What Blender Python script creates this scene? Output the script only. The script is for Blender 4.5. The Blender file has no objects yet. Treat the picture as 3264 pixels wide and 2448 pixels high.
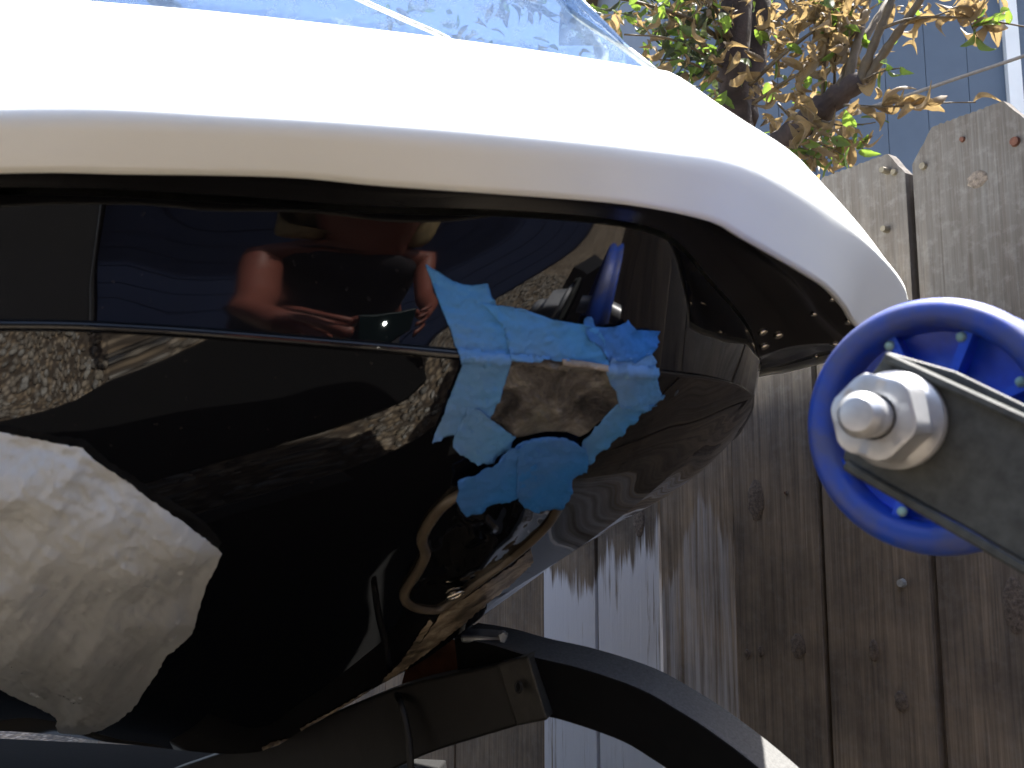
import bpy, bmesh, math, random
import numpy as np
from mathutils import Vector, Matrix, noise
from mathutils.bvhtree import BVHTree
from mathutils.geometry import delaunay_2d_cdt
R = random.Random(11)
sc = bpy.context.scene
col = sc.collection

# ------------------------------------------------------------------ camera, sky, sun, exposure
CAMZ = 0.98
PITCH = math.radians(8.3)
F = 3200.0
cam = bpy.data.cameras.new('camera')
camo = bpy.data.objects.new('camera', cam); col.objects.link(camo)
camo.location = (0, 0, CAMZ)
camo.rotation_euler = (math.radians(90) + PITCH, 0, 0)
cam.sensor_width = 36
cam.lens = 36 * F / 3264
cam.clip_start = 0.02
cam.clip_end = 400
cam.dof.use_dof = True
cam.dof.focus_distance = 1.7
cam.dof.aperture_fstop = 17
sc.camera = camo

SUN_EL = math.radians(67)
SUN_AZ = math.radians(50)          # from +Y towards +X
sv = Vector((math.sin(SUN_AZ) * math.cos(SUN_EL), math.cos(SUN_AZ) * math.cos(SUN_EL), math.sin(SUN_EL)))
world = bpy.data.worlds.new('World'); sc.world = world
world.use_nodes = True
wn = world.node_tree
sky = wn.nodes.new('ShaderNodeTexSky')
sky.sky_type = 'NISHITA'; sky.sun_disc = False
sky.sun_elevation = SUN_EL; sky.sun_rotation = SUN_AZ
sky.air_density = 1.0; sky.dust_density = 3.5
wn.links.new(sky.outputs[0], wn.nodes['Background'].inputs[0])
wn.nodes['Background'].inputs[1].default_value = 0.085
sl = bpy.data.lights.new('sun', 'SUN'); sl.energy = 4.0; sl.angle = math.radians(0.53); sl.color = (1, 0.96, 0.90)
so = bpy.data.objects.new('sun', sl); col.objects.link(so)
so.rotation_euler = sv.to_track_quat('Z', 'Y').to_euler()
sc.view_settings.view_transform = 'Standard'
sc.view_settings.look = 'None'
sc.view_settings.exposure = 2.6
sc.view_settings.gamma = 1
sc.view_settings.use_curve_mapping = False
sc.cycles.max_bounces = 10
sc.cycles.caustics_reflective = False
sc.cycles.caustics_refractive = False

# ------------------------------------------------------------------ helpers
cp, sp = math.cos(PITCH), math.sin(PITCH)
CAM = Vector((0, 0, CAMZ))
def ray(px, py):
    u, v = (px - 1632) / F, (1224 - py) / F
    return Vector((u, cp - v * sp, sp + v * cp))
def P(px, py, Y):
    d = ray(px, py)
    return CAM + d * (Y / d.y)
def hit_plane(px, py, p0, n):
    d = ray(px, py)
    return CAM + d * ((p0 - CAM).dot(n) / d.dot(n))
# the watercraft's own frame: a along its centre line towards the stern, b towards the camera side
A0 = Vector((.33, .853, 0)); E = Vector((-.9552, .2960, 0)).normalized(); NB = Vector((-E.y * -1, E.x, 0))
NB = Vector((-.2960, -.9552, 0)).normalized()
def SK(a, b, z): return A0 + E * a + NB * b + Vector((0, 0, z))
def on_axis(px, py): return hit_plane(px, py, A0, NB)
def mirror(p):
    d = (p - A0); d.z = 0
    return p - NB * (2 * d.dot(NB))

def mesh_obj(name, verts, faces, mat, parent=None, smooth=False):
    me = bpy.data.meshes.new(name)
    me.from_pydata([tuple(v) for v in verts], [], [tuple(f) for f in faces])
    if smooth: me.shade_smooth()
    if mat: me.materials.append(mat)
    o = bpy.data.objects.new(name, me); col.objects.link(o)
    if parent: o.parent = parent
    return o
def bm_obj(name, bm, mat, parent=None, smooth=False):
    me = bpy.data.meshes.new(name)
    bm.to_mesh(me); bm.free()
    if smooth: me.shade_smooth()
    if mat: me.materials.append(mat)
    o = bpy.data.objects.new(name, me); col.objects.link(o)
    if parent: o.parent = parent
    return o
def box(bm, lo, hi):
    r = bmesh.ops.create_cube(bm, size=1)
    lo, hi = Vector(lo), Vector(hi)
    for v in r['verts']:
        v.co = Vector([lo[k] + (v.co[k] + .5) * (hi[k] - lo[k]) for k in range(3)])
def empty(name, loc=(0, 0, 0)):
    o = bpy.data.objects.new(name, None); col.objects.link(o); o.location = loc
    o.empty_display_size = .05
    return o
def tag(o, label=None, cat=None, group=None, kind=None):
    for k, v in (('label', label), ('category', cat), ('group', group), ('kind', kind)):
        if v: o[k] = v
    return o
def adopt(child, parent):
    child.parent = parent
    child.matrix_parent_inverse = Matrix.Translation(-Vector(parent.location))

def catmull(pts, n, even=True):
    p = np.array([list(q) for q in pts], float)
    d = np.r_[0, np.cumsum(np.sqrt(np.maximum(np.linalg.norm(np.diff(p, axis=0), axis=1), 1e-9)))]
    m = np.zeros_like(p)
    m[1:-1] = (p[2:] - p[:-2]) / (d[2:] - d[:-2])[:, None]
    m[0] = (p[1] - p[0]) / (d[1] - d[0]); m[-1] = (p[-1] - p[-2]) / (d[-1] - d[-2])
    def ev(x):
        i = np.clip(np.searchsorted(d, x, side='right') - 1, 0, len(d) - 2)
        h = (d[i + 1] - d[i]); t = (x - d[i]) / h
        t2, t3 = t * t, t ** 3
        return ((2 * t3 - 3 * t2 + 1)[:, None] * p[i] + ((t3 - 2 * t2 + t) * h)[:, None] * m[i]
                + (-2 * t3 + 3 * t2)[:, None] * p[i + 1] + ((t3 - t2) * h)[:, None] * m[i + 1])
    X = np.linspace(0, d[-1], 1500)
    q = ev(X)
    if not even:
        return ev(np.linspace(0, d[-1], n))
    s = np.r_[0, np.cumsum(np.linalg.norm(np.diff(q, axis=0), axis=1))]
    f = np.linspace(0, 1, n) if np.isscalar(n) else np.array(n)
    xs = np.interp(f * s[-1], s, X)
    return ev(xs)

def grid_faces(nr, nc, off=0, flip=False, closed=False):
    fs = []
    for r in range(nr - 1):
        for c in range(nc if closed else nc - 1):
            c2 = (c + 1) % nc
            f = (off + r * nc + c, off + r * nc + c2, off + (r + 1) * nc + c2, off + (r + 1) * nc + c)
            fs.append(f[::-1] if flip else f)
    return fs

def tube(path, rad, seg=10, cap=True, square=None):
    """vertices, faces of a tube along path; rad number or list"""
    p = [Vector(q) for q in path]; n = len(p)
    vs, up = [], Vector((0, 0, 1))
    prev = None
    for i in range(n):
        t = (p[min(i + 1, n - 1)] - p[max(i - 1, 0)]).normalized()
        if prev is None:
            a = t.cross(up)
            if a.length < .05: a = t.cross(Vector((1, 0, 0)))
            a.normalize()
        else:
            a = (prev - t * prev.dot(t)).normalized()
        prev = a
        b = a.cross(t)
        r = rad[i] if hasattr(rad, '__len__') else rad
        for k in range(seg):
            th = 2 * math.pi * k / seg
            vs.append(p[i] + a * (math.cos(th) * r) + b * (math.sin(th) * r))
    fs = grid_faces(n, seg, closed=True)
    if cap:
        fs.append(tuple(range(seg))[::-1]); fs.append(tuple((n - 1) * seg + k for k in range(seg)))
    return vs, fs
def tube_obj(name, path, rad, mat, parent=None, seg=10):
    v, f = tube(path, rad, seg)
    return mesh_obj(name, v, f, mat, parent, True)

# ------------------------------------------------------------------ materials
class M:
    def __init__(s, name, **kw):
        s.m = bpy.data.materials.new(name); s.m.use_nodes = True
        s.t = s.m.node_tree; s.b = s.t.nodes['Principled BSDF']
        for k, v in kw.items(): s.set(k, v)
    def set(s, k, v):
        i = s.b.inputs[k.replace('_', ' ')] if k.replace('_', ' ') in s.b.inputs else s.b.inputs[k]
        if isinstance(v, tuple) and len(v) == 3 and i.type == 'RGBA': v = (*v, 1)
        i.default_value = v
    def n(s, t, **kw):
        nd = s.t.nodes.new('ShaderNode' + t)
        for k, v in kw.items():
            if k in nd.inputs: nd.inputs[k].default_value = v
            else: setattr(nd, k, v)
        return nd
    def l(s, a, b): s.t.links.new(a, b)
    def coord(s, scale=(1, 1, 1), kind='Object', loc_random=False):
        c = s.n('TexCoord'); mp = s.n('Mapping'); mp.inputs['Scale'].default_value = scale
        s.l(c.outputs[kind], mp.inputs[0])
        if loc_random:
            oi = s.n('ObjectInfo'); mu = s.n('VectorMath', operation='SCALE')
            mu.inputs['Scale'].default_value = 37.0
            cb = s.n('CombineXYZ'); s.l(oi.outputs['Random'], cb.inputs[0]); s.l(oi.outputs['Random'], cb.inputs[2])
            s.l(cb.outputs[0], mu.inputs[0]); s.l(mu.outputs[0], mp.inputs['Location'])
        return mp.outputs[0]
    def noise(s, vec, scale, detail=4, rough=.55, dist=0):
        nd = s.n('TexNoise'); nd.inputs['Scale'].default_value = scale
        nd.inputs['Detail'].default_value = detail; nd.inputs['Roughness'].default_value = rough
        nd.inputs['Distortion'].default_value = dist
        s.l(vec, nd.inputs['Vector']); return nd.outputs['Fac']
    def ramp(s, fac, stops):
        r = s.n('ValToRGB'); e = r.color_ramp.elements
        while len(e) < len(stops): e.new(.5)
        for el, (p, c) in zip(e, stops):
            el.position = p; el.color = (*c, 1) if hasattr(c, '__len__') else (c, c, c, 1)
        s.l(fac, r.inputs[0]); return r.outputs[0]
    def mix(s, fac, a, b, mode='MIX'):
        m = s.n('Mix', data_type='RGBA', blend_type=mode)
        for i, v in ((0, fac), (6, a), (7, b)):
            if hasattr(v, 'links') or hasattr(v, 'is_linked'): s.l(v, m.inputs[i])
            elif i == 0: m.inputs[0].default_value = v
            else: m.inputs[i].default_value = (*v, 1)
        return m.outputs[2]
    def math(s, op, a, b=0.0, clamp=False):
        m = s.n('Math', operation=op, use_clamp=clamp)
        for i, v in enumerate((a, b)):
            if hasattr(v, 'is_linked'): s.l(v, m.inputs[i])
            else: m.inputs[i].default_value = v
        return m.outputs[0]
    def bump(s, h, strength=.3, dist=.001):
        b = s.n('Bump'); b.inputs['Strength'].default_value = strength; b.inputs['Distance'].default_value = dist
        s.l(h, b.inputs['Height']); s.l(b.outputs[0], s.b.inputs['Normal']); return b
    def to(s, out, inp): s.l(out, s.b.inputs[inp])

def m_hull():
    m = M('black_gelcoat', Base_Color=(.004, .004, .0045), Roughness=.02, IOR=1.5)
    v = m.coord((1, 1, 1))
    sp_ = m.noise(v, 260, 2, .5)
    dust = m.ramp(sp_, [(.68, (.004, .004, .005)), (.80, (.022, .020, .019))])
    m.to(dust, 'Base Color')
    h = m.noise(v, 3, 1, .4)
    m.bump(h, .03, .004)
    r = m.noise(v, 14, 4, .6)
    m.to(m.ramp(r, [(.35, .015), (.75, .05)]), 'Roughness')
    return m.m
def m_white():
    m = M('white_gelcoat', Base_Color=(.80, .78, .73), Roughness=.28)
    v = m.coord((1, 1, 1))
    m.to(m.mix(m.noise(v, 3, 5, .6), (.765, .79, .765), (.70, .73, .70)), 'Base Color')
    m.bump(m.noise(v, 900, 2, .5), .05, .0004)
    return m.m
def m_tape(name, c):
    m = M(name, Roughness=.62)
    v = m.coord((1, 1, 1))
    a = m.noise(v, 30, 5, .65, .5)
    st = m.noise(v, 9, 3, .5)
    c2 = tuple(x * .78 for x in c); c3 = (c[0] * 1.5 + .03, c[1] * .93, c[2] * .75)
    m.to(m.mix(m.ramp(st, [(.42, 0.), (.66, .75)]), m.mix(m.ramp(a, [(.3, 0.), (.75, 1.)]), c, c2), c3), 'Base Color')
    cr = m.noise(m.coord((1, 1, 3)), 1200, 2, .5)
    m.bump(m.math('ADD', m.math('MULTIPLY', cr, .4), m.noise(v, 60, 3, .6, 1.5)), .3, .0008)
    m.set('Specular IOR Level', .3)
    return m.m
def m_damage():
    m = M('sanded_fibreglass', Roughness=.85)
    v = m.coord((1, 1, 1)); v2 = m.coord((6, 6, 1.5))
    a = m.noise(v, 34, 7, .68, .8); b = m.noise(v, 14, 4, .6, .8)
    c = m.ramp(a, [(.35, (.010, .009, .008)), (.45, (.060, .054, .049)), (.56, (.135, .126, .113)), (.70, (.34, .33, .29))])
    c = m.mix(m.ramp(b, [(.54, 0.), (.66, .7)]), c, (.17, .17, .14))
    m.to(c, 'Base Color')
    m.bump(m.math('ADD', a, m.math('MULTIPLY', m.noise(v, 300, 3, .7), .35)), .9, .006)
    return m.m
def m_plastic_bag():
    m = M('white_translucent_film', Base_Color=(.78, .82, .83), Roughness=.3)
    v = m.coord((1, 1, 1))
    tr = m.n('BsdfTranslucent'); tr.inputs[0].default_value = (.82, .84, .85, 1)
    tp = m.n('BsdfTransparent'); tp.inputs[0].default_value = (1, 1, 1, 1)
    mx = m.n('MixShader'); mx.inputs[0].default_value = .2
    m.l(m.b.outputs[0], mx.inputs[1]); m.l(tr.outputs[0], mx.inputs[2])
    mx2 = m.n('MixShader')
    m.l(m.ramp(m.noise(v, 5, 3, .5), [(.38, .34), (.62, .12)]), mx2.inputs[0])
    m.l(mx.outputs[0], mx2.inputs[1]); m.l(tp.outputs[0], mx2.inputs[2])
    m.l(mx2.outputs[0], m.t.nodes['Material Output'].inputs[0])
    m.bump(m.noise(v, 18, 2, .5, 1.2), .04, .006)
    return m.m
def m_wood(name, paint=0.0, brown=.5, grey=(.135, .126, .118)):
    m = M(name, Roughness=.9); m.set('Specular IOR Level', .15)
    g = m.coord((60, 60, 2.2), loc_random=True); f = m.coord((7, 7, 1.1), loc_random=True)
    iso = m.coord((1, 1, 1), loc_random=True)
    grain = m.noise(g, 1.6, 6, .65, .35)
    fine = m.noise(m.coord((300, 300, 6), loc_random=True), 1.0, 3, .6)
    band = m.noise(f, 1.4, 5, .6, .6)
    blot = m.noise(iso, 7, 5, .62)
    oi = m.n('ObjectInfo')
    br = (.50, .38, .255)
    zz = m.n('SeparateXYZ'); m.l(m.coord((1, 1, 1)), zz.inputs[0])
    t = m.math('ADD', m.math('MULTIPLY', band, .9), m.math('MULTIPLY', oi.outputs['Random'], .15))
    t = m.math('ADD', t, m.math('MULTIPLY', m.math('SUBTRACT', 1.16, zz.outputs['Z']), .75))  # browner low down, also lightened in place of light bounced off the ground
    c = m.mix(m.ramp(t, [(.38, 0.), (.72, brown)]), grey, br)
    c = m.mix(m.ramp(blot, [(.35, .75), (.62, 0.)]), c, (.10, .088, .078))
    c = m.mix(m.ramp(grain, [(.33, .55), (.56, 0.)]), c, (.075, .060, .050))
    c = m.mix(m.ramp(fine, [(.36, .38), (.6, 0.)]), c, (.05, .042, .036))
    # pale lichen / worn fibres
    c = m.mix(m.ramp(m.noise(iso, 60, 5, .7), [(.50, 0.), (.80, .3)]), c, (.30, .29, .28))
    # knots
    vr = m.n('TexVoronoi'); vr.inputs['Scale'].default_value = 1.0
    m.l(m.coord((6.5, 6.5, 3.3), loc_random=True), vr.inputs['Vector'])
    kr = m.ramp(vr.outputs['Distance'], [(.02, .7), (.10, 0.)])
    kn = m.n('Mix', data_type='RGBA'); 
    c = m.mix(m.math('MULTIPLY', kr, .55), c, (.035, .026, .022))
    if paint > 0:
        st = m.noise(m.coord((38, 38, 1.3), loc_random=True), 1.5, 6, .72, .2)
        z = m.n('SeparateXYZ'); m.l(m.coord((1, 1, 1)), z.inputs[0])
        big = m.noise(m.coord((5, 5, 1.6), loc_random=True), 1.3, 3, .5)
        lim = m.math('ADD', m.math('MULTIPLY', m.math('SUBTRACT', 1.0 , z.outputs['Z']), 1.6), m.math('MULTIPLY', big, .9))
        lim = m.ramp(m.math('ADD', lim, m.math('MULTIPLY', grain, .25)), [(.66, 0.), (.70, 1.)])
        low = m.ramp(m.math('ADD', z.outputs['Z'], m.math('MULTIPLY', big, .25)), [(.66, 0.), (.72, 1.)])
        pm = m.math('MULTIPLY', m.ramp(st, [(.32, 0.), (.42, paint)] if paint > .8 else [(.40, 0.), (.62, paint)]), m.math('MULTIPLY', lim, low))
        c = m.mix(pm, c, (.66, .68, .73))
    m.to(c, 'Base Color')
    m.bump(m.math('ADD', m.math('ADD', grain, m.math('MULTIPLY', fine, .5)), m.math('MULTIPLY', kr, -.8)), .75, .0022)
    return m.m
def m_simple(name, c, rough=.5, metal=0., nscale=40, amt=.35, bump=.2, bdist=.001, c2=None):
    m = M(name, Roughness=rough, Metallic=metal)
    v = m.coord((1, 1, 1))
    a = m.noise(v, nscale, 5, .6)
    m.to(m.mix(m.ramp(a, [(.3, 0.), (.7, 1.)]), c, c2 or tuple(x * (1 - amt) for x in c)), 'Base Color')
    if bump: m.bump(a, bump, bdist)
    return m.m
def m_leaf(name, c, c2, tl):
    m = M(name, Roughness=.55)
    v = m.coord((1, 1, 1)); oi = m.n('ObjectInfo'); gi = m.n('NewGeometry')
    a = m.noise(v, 60, 4, .7)
    rnd = m.math('FRACT', m.math('ADD', oi.outputs['Random'], gi.outputs['Random Per Island']))
    cc = m.mix(rnd, c, c2)
    cc = m.mix(m.ramp(a, [(.35, 0.), (.7, .6)]), cc, tuple(x * .45 for x in c))
    m.to(cc, 'Base Color')
    tr = m.n('BsdfTranslucent'); m.l(m.mix(.5, cc, tl), tr.inputs[0])
    mx = m.n('MixShader'); mx.inputs[0].default_value = .5
    m.l(m.b.outputs[0], mx.inputs[1]); m.l(tr.outputs[0], mx.inputs[2])
    # insect holes
    tp = m.n('BsdfTransparent'); mx2 = m.n('MixShader')
    m.l(m.ramp(m.noise(v, 220, 2, .5), [(.66, 0.), (.68, 1.)]), mx2.inputs[0])
    m.l(mx.outputs[0], mx2.inputs[1]); m.l(tp.outputs[0], mx2.inputs[2])
    m.l(mx2.outputs[0], m.t.nodes['Material Output'].inputs[0])
    m.bump(a, .3, .002)
    return m.m
def m_glass():
    m = M('dusty_tinted_acrylic', Base_Color=(.25, .32, .5), Roughness=.08)
    v = m.coord((1, 1, 1))
    tp = m.n('BsdfTransparent'); tp.inputs[0].default_value = (.54, .64, .78, 1)
    gl = m.n('BsdfGlossy'); gl.inputs['Roughness'].default_value = .12; gl.inputs[0].default_value = (.8, .88, 1, 1)
    df = m.n('BsdfTranslucent'); df.inputs[0].default_value = (.40, .48, .60, 1)
    d2 = m.n('BsdfDiffuse'); d2.inputs[0].default_value = (.25, .30, .37, 1)
    a = m.n('MixShader'); a.inputs[0].default_value = .22; m.l(tp.outputs[0], a.inputs[1]); m.l(gl.outputs[0], a.inputs[2])
    b = m.n('MixShader'); b.inputs[0].default_value = .5; m.l(df.outputs[0], b.inputs[1]); m.l(d2.outputs[0], b.inputs[2])
    d = m.n('MixShader')
    n1 = m.noise(v, 70, 6, .75)
    m.l(m.ramp(n1, [(.35, .16), (.58, .32), (.68, .92)]), d.inputs[0])
    m.l(a.outputs[0], d.inputs[1]); m.l(b.outputs[0], d.inputs[2])
    m.l(d.outputs[0], m.t.nodes['Material Output'].inputs[0])
    bp = m.n('Bump'); bp.inputs['Strength'].default_value = .4; bp.inputs['Distance'].default_value = .003
    m.l(m.noise(v, 45, 3, .6), bp.inputs['Height']); m.l(bp.outputs[0], gl.inputs['Normal'])
    return m.m
HULL, WHITE = m_hull(), m_white()
FLANGE = M('black_underside', Base_Color=(.006, .006, .007), Roughness=.22, **{'Specular IOR Level': .22}).m
TAPE = m_tape('blue_masking_tape', (.065, .27, .60)); TAPE2 = m_tape('blue_masking_tape_doubled', (.030, .19, .56))
TAPE3 = m_tape('blue_masking_tape_pale', (.095, .29, .60))
DAMAGE, BAG, GLASS = m_damage(), m_plastic_bag(), m_glass()
WOODS = [m_wood('weathered_board_grey', 0, .55), m_wood('weathered_board_brown', 0, .95, (.34, .275, .21)),
         m_wood('board_with_pale_paint', 1.0, .6), m_wood('board_with_thin_paint', .5, .8),
         m_wood('dark_board', 0, .5, (.075, .065, .06))]  # last one: darker tone for the boards towards the left
STEEL = m_simple('black_painted_steel', (.010, .009, .008), .5, 0, 90, .4, .1)
MATT = m_simple('matt_black_steel', (.006, .006, .006), .9, 0, 90, .3, .1); MATT.node_tree.nodes['Principled BSDF'].inputs['Specular IOR Level'].default_value = .15
DUSTY = m_simple('dusty_carpet_over_steel', (.14, .14, .137), .85, 0, 400, .45, .5, .0012)
ZINC = m_simple('zinc_plated_steel', (.50, .51, .52), .36, .45, 70, .25, .1)
GALV = m_simple('galvanised_strap', (.38, .40, .42), .4, .8, 60, .4, .2)
GREYP = m_simple('mottled_grey_paint', (.060, .066, .060), .6, 0, 150, .6, .25, .001, (.025, .028, .026))
RUST = m_simple('rusty_steel', (.34, .13, .06), .8, 0, 25, .6, .5, .002)
SCREW = m_simple('stainless_screw', (.75, .68, .55), .25, 1, 90, .1, .05)
BARK = m_simple('reddish_bark', (.042, .026, .022), .85, 0, 45, .6, .8, .006)
TWIG = m_simple('twig_bark', (.085, .06, .032), .7, 0, 60, .4, .3)
L_BROWN = m_leaf('dry_brown_leaf', (.15, .10, .05), (.22, .165, .095), (.40, .28, .11))
L_GREEN = m_leaf('green_leaf', (.045, .085, .02), (.08, .12, .025), (.30, .46, .05))
L_DARK = m_leaf('dull_green_leaf', (.03, .042, .018), (.06, .055, .028), (.07, .11, .03))
def m_poly():
    m = M('blue_polyurethane', Base_Color=(.012, .035, .30), Roughness=.38)
    m.set('Subsurface Weight', .2); m.set('Subsurface Radius', (.004, .006, .02)); m.set('Subsurface Scale', .5)
    v = m.coord((1, 1, 1))
    m.to(m.mix(m.ramp(m.noise(v, 30, 5, .6), [(.42, 0.), (.60, .9)]), (.012, .060, .38), (.070, .085, .20)), 'Base Color')
    m.to(m.ramp(m.noise(v, 120, 4, .6), [(.3, .40), (.7, .62)]), 'Roughness')
    m.bump(m.noise(v, 300, 3, .6), .1, .0005)
    return m.m
POLY = m_poly()
POLY_IN = m_simple('bright_blue_polyurethane', (.006, .10, .80), .35, 0, 60, .4, .05)
GRIT = m_simple('pale_grit', (.35, .55, .5), .8, 0, 200, .3, .2)
SIDING = m_simple('blue_grey_siding', (.10, .135, .185), .7, 0, 6, .12, .15, .001)
TRIM = m_simple('white_painted_trim', (.85, .87, .86), .5, 0, 8, .08, .1)

# ------------------------------------------------------------------ ground
def m_ground():
    m = M('gravel_bed', Roughness=.9)
    v = m.coord((1, 1, 1))
    vo = m.n('TexVoronoi'); vo.inputs['Scale'].default_value = 42; m.l(v, vo.inputs['Vector'])
    c = m.ramp(vo.outputs['Color'], [(.1, (.10, .07, .045)), (.45, (.26, .20, .13)), (.8, (.33, .28, .22))])
    ed = m.ramp(vo.outputs['Distance'], [(.25, 0.), (.62, .85)])
    m.to(m.mix(ed, c, (.03, .022, .016)), 'Base Color')
    m.bump(vo.outputs['Distance'], -.9, .012)
    return m.m
g = mesh_obj('ground', [(-60, -60, 0), (60, -60, 0), (60, 60, 0), (-60, 60, 0)], [(0, 1, 2, 3)], m_ground())
tag(g, kind='structure')

def gravel():
    ico = bmesh.new(); bmesh.ops.create_icosphere(ico, subdivisions=1, radius=1)
    bv = np.array([v.co[:] for v in ico.verts]); bf = np.array([[v.index for v in f.verts] for f in ico.faces]); ico.free()
    rs = np.random.RandomState(5)
    n = 34000
    x = rs.uniform(-3.2, 2.2, n); y = rs.uniform(-3.4, 2.6, n)
    s = rs.uniform(.008, .019, n)
    vs = []
    q = rs.normal(size=(n, 4)); q /= np.linalg.norm(q, axis=1)[:, None]
    w, a, b, c = q.T
    rot = np.stack([np.stack([1 - 2 * (b * b + c * c), 2 * (a * b - c * w), 2 * (a * c + b * w)], 1),
                    np.stack([2 * (a * b + c * w), 1 - 2 * (a * a + c * c), 2 * (b * c - a * w)], 1),
                    np.stack([2 * (a * c - b * w), 2 * (b * c + a * w), 1 - 2 * (a * a + b * b)], 1)], 1)
    stretch = rs.uniform(.55, 1.25, (n, 1, 3))
    jit = 1 + rs.uniform(-.22, .22, (n, len(bv), 1))
    loc = bv[None] * stretch * jit * s[:, None, None]
    loc = np.einsum('nij,nkj->nki', rot, loc)
    loc[:, :, 2] *= .8
    loc += np.stack([x, y, s * .45], 1)[:, None, :]
    V = loc.reshape(-1, 3); Fc = (bf[None] + (np.arange(n) * len(bv))[:, None, None]).reshape(-1, 3)
    me = bpy.data.meshes.new('gravel')
    me.vertices.add(len(V)); me.vertices.foreach_set('co', V.ravel())
    me.loops.add(len(Fc) * 3); me.loops.foreach_set('vertex_index', Fc.ravel())
    me.polygons.add(len(Fc)); me.polygons.foreach_set('loop_start', np.arange(len(Fc)) * 3)
    me.update(calc_edges=True)
    m = M('river_gravel', Roughness=.85)
    gi = m.n('NewGeometry')
    cc = m.ramp(gi.outputs['Random Per Island'], [(0, (.12, .105, .085)), (.25, (.26, .225, .18)), (.5, (.23, .215, .19)),
                                                  (.72, (.30, .25, .18)), (.88, (.40, .39, .36)), (1, (.17, .165, .15))])
    cc = m.mix(m.ramp(m.noise(m.coord(), 150, 4, .6), [(.35, .5), (.65, 0.)]), cc, (.05, .04, .03))
    m.to(cc, 'Base Color'); me.materials.append(m.m)
    o = bpy.data.objects.new('gravel', me); col.objects.link(o)
    tag(o, 'loose brown and grey gravel covering the yard under the trailer', 'gravel', kind='stuff')
gravel()

# ------------------------------------------------------------------ fence (boards are parts)
FS = 1.05
def fence_pt(s, Z0=1.81 * FS):
    Y = Z0 * (1 - .0669 * s)
    u = (-47 + 140.1 * s) / ((1 - .0669 * s)) / F
    X = Z0 * (-47 + 140.1 * s) / F
    return Vector((X, Y * 1.0, 0))
f0 = fence_pt(0); f1 = fence_pt(6); fdir = (f1 - f0).normalized(); fstep = (f1 - f0).length / 6
fback = Vector((-fdir.y, fdir.x, 0))           # away from the camera
if fback.y < 0: fback = -fback
FTOP = CAMZ + .435 * FS
fence = empty('fence', (f0.x, f0.y, 0))
tag(fence, 'tall weathered board fence with clipped tops, streaked with old pale paint', 'fence')
KNOT = m_simple('dark_knot', (.19, .15, .12), .9, 0, 260, .7, .6, .002)
NAIL = m_simple('weathered_nail', (.20, .17, .12), .7, .3, 200, .4, .2)
NAILR = m_simple('rusty_nail', (.12, .045, .025), .85, .1, 200, .4, .2)
NAILZ = m_simple('bright_nail', (.45, .47, .48), .5, .5, 200, .3, .1)
def board(i, mat, top, w, ear=.02, ear2=.03, proud=0.):
    """one dog-eared board; local x along fence, y away, z up"""
    th = .016
    rr = random.Random(100 + i)
    nz = 26
    bm = bmesh.new()
    # outline with slightly sawn, uneven top edges
    out = [(0, 0.0)]
    out.append((0, top - ear2))
    steps = 5
    for k in range(1, steps): out.append((ear * k / steps, top - ear2 * (1 - k / steps) + rr.uniform(-.0008, .0008)))
    m_ = 22
    for k in range(m_ + 1):
        out.append((ear + (w - 2 * ear) * k / m_, top + (.0014 if k % 2 else 0) + rr.uniform(-.0006, .0006)))
    for k in range(1, steps): out.append((w - ear + ear * k / steps, top - ear2 * k / steps + rr.uniform(-.0008, .0008)))
    out.append((w, top - ear2))
    out.append((w, 0.0))
    fr = [bm.verts.new((x, 0, z)) for x, z in out]; bk = [bm.verts.new((x, th, z)) for x, z in out]
    bm.faces.new(fr); bm.faces.new(bk[::-1])
    n = len(out)
    for k in range(n): bm.faces.new((fr[k], bk[k], bk[(k + 1) % n], fr[(k + 1) % n]))
    bmesh.ops.recalc_face_normals(bm, faces=bm.faces)
    o = bm_obj('board', bm, mat, fence)
    p = f0 + fdir * (fstep * i) + fback * proud - Vector((f0.x, f0.y, 0))
    o.location = p
    o.rotation_euler = (0, rr.uniform(-.0015, .0015), math.atan2(fdir.y, fdir.x))
    return o
mats = {1: 2, 2: 2, 3: 3, 0: 4, 4: 0, 5: 0, 6: 0, 7: 0, 8: 1}
gaps = {4: .008, 5: .009, 3: .003, 2: .005, 1: .009, 6: .008}
boards = {}
for i in range(-32, 15):
    w = fstep - gaps.get(i, .0028)
    top = FTOP + {5: -.006, 6: .008, 4: -.004}.get(i, R.uniform(-.012, .012))
    ear, ear2 = (.022, .030)
    if i == 6: ear, ear2 = .028, .036
    boards[i] = board(i, WOODS[mats.get(i, 4 if i < 0 else 1)], top, w, ear, ear2, R.choice([0, .0, .003]))
def on_board(px, py):
    h = hit_plane(px, py, f0, fback); s = (h - f0).dot(fdir) / fstep
    i = int(math.floor(s)); return i, (s - i) * fstep, h.z
def nail(px, py, mat, r=.0042, h=.004, lean=0.0):
    i, x, z = on_board(px, py)
    if i not in boards: return
    bm = bmesh.new()
    bmesh.ops.create_cone(bm, cap_ends=True, segments=10, radius1=r, radius2=r * .8, depth=h)
    bmesh.ops.rotate(bm, verts=bm.verts, cent=(0, 0, 0), matrix=Matrix.Rotation(math.radians(90) + lean, 3, 'X') @ Matrix.Rotation(0, 3, 'Z'))
    bmesh.ops.translate(bm, verts=bm.verts, vec=(x, -h * .4, z))
    bm_obj('nail', bm, mat, boards[i])
for px, py, m_, r, h in ((2828, 547, NAIL, .0045, .014), (2849, 550, NAIL, .0045, .004), (2826, 733, NAIL, .0045, .010), (2940, 529, NAIL, .0048, .005),
                         (3063, 443, NAILR, .0035, .003), (3231, 450, NAILR, .006, .004), (2876, 1858, NAILZ, .0055, .006),
                         (2330 + 175, 1571, NAILR, .002, .002)):
    nail(px, py, m_, r, h)
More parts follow.
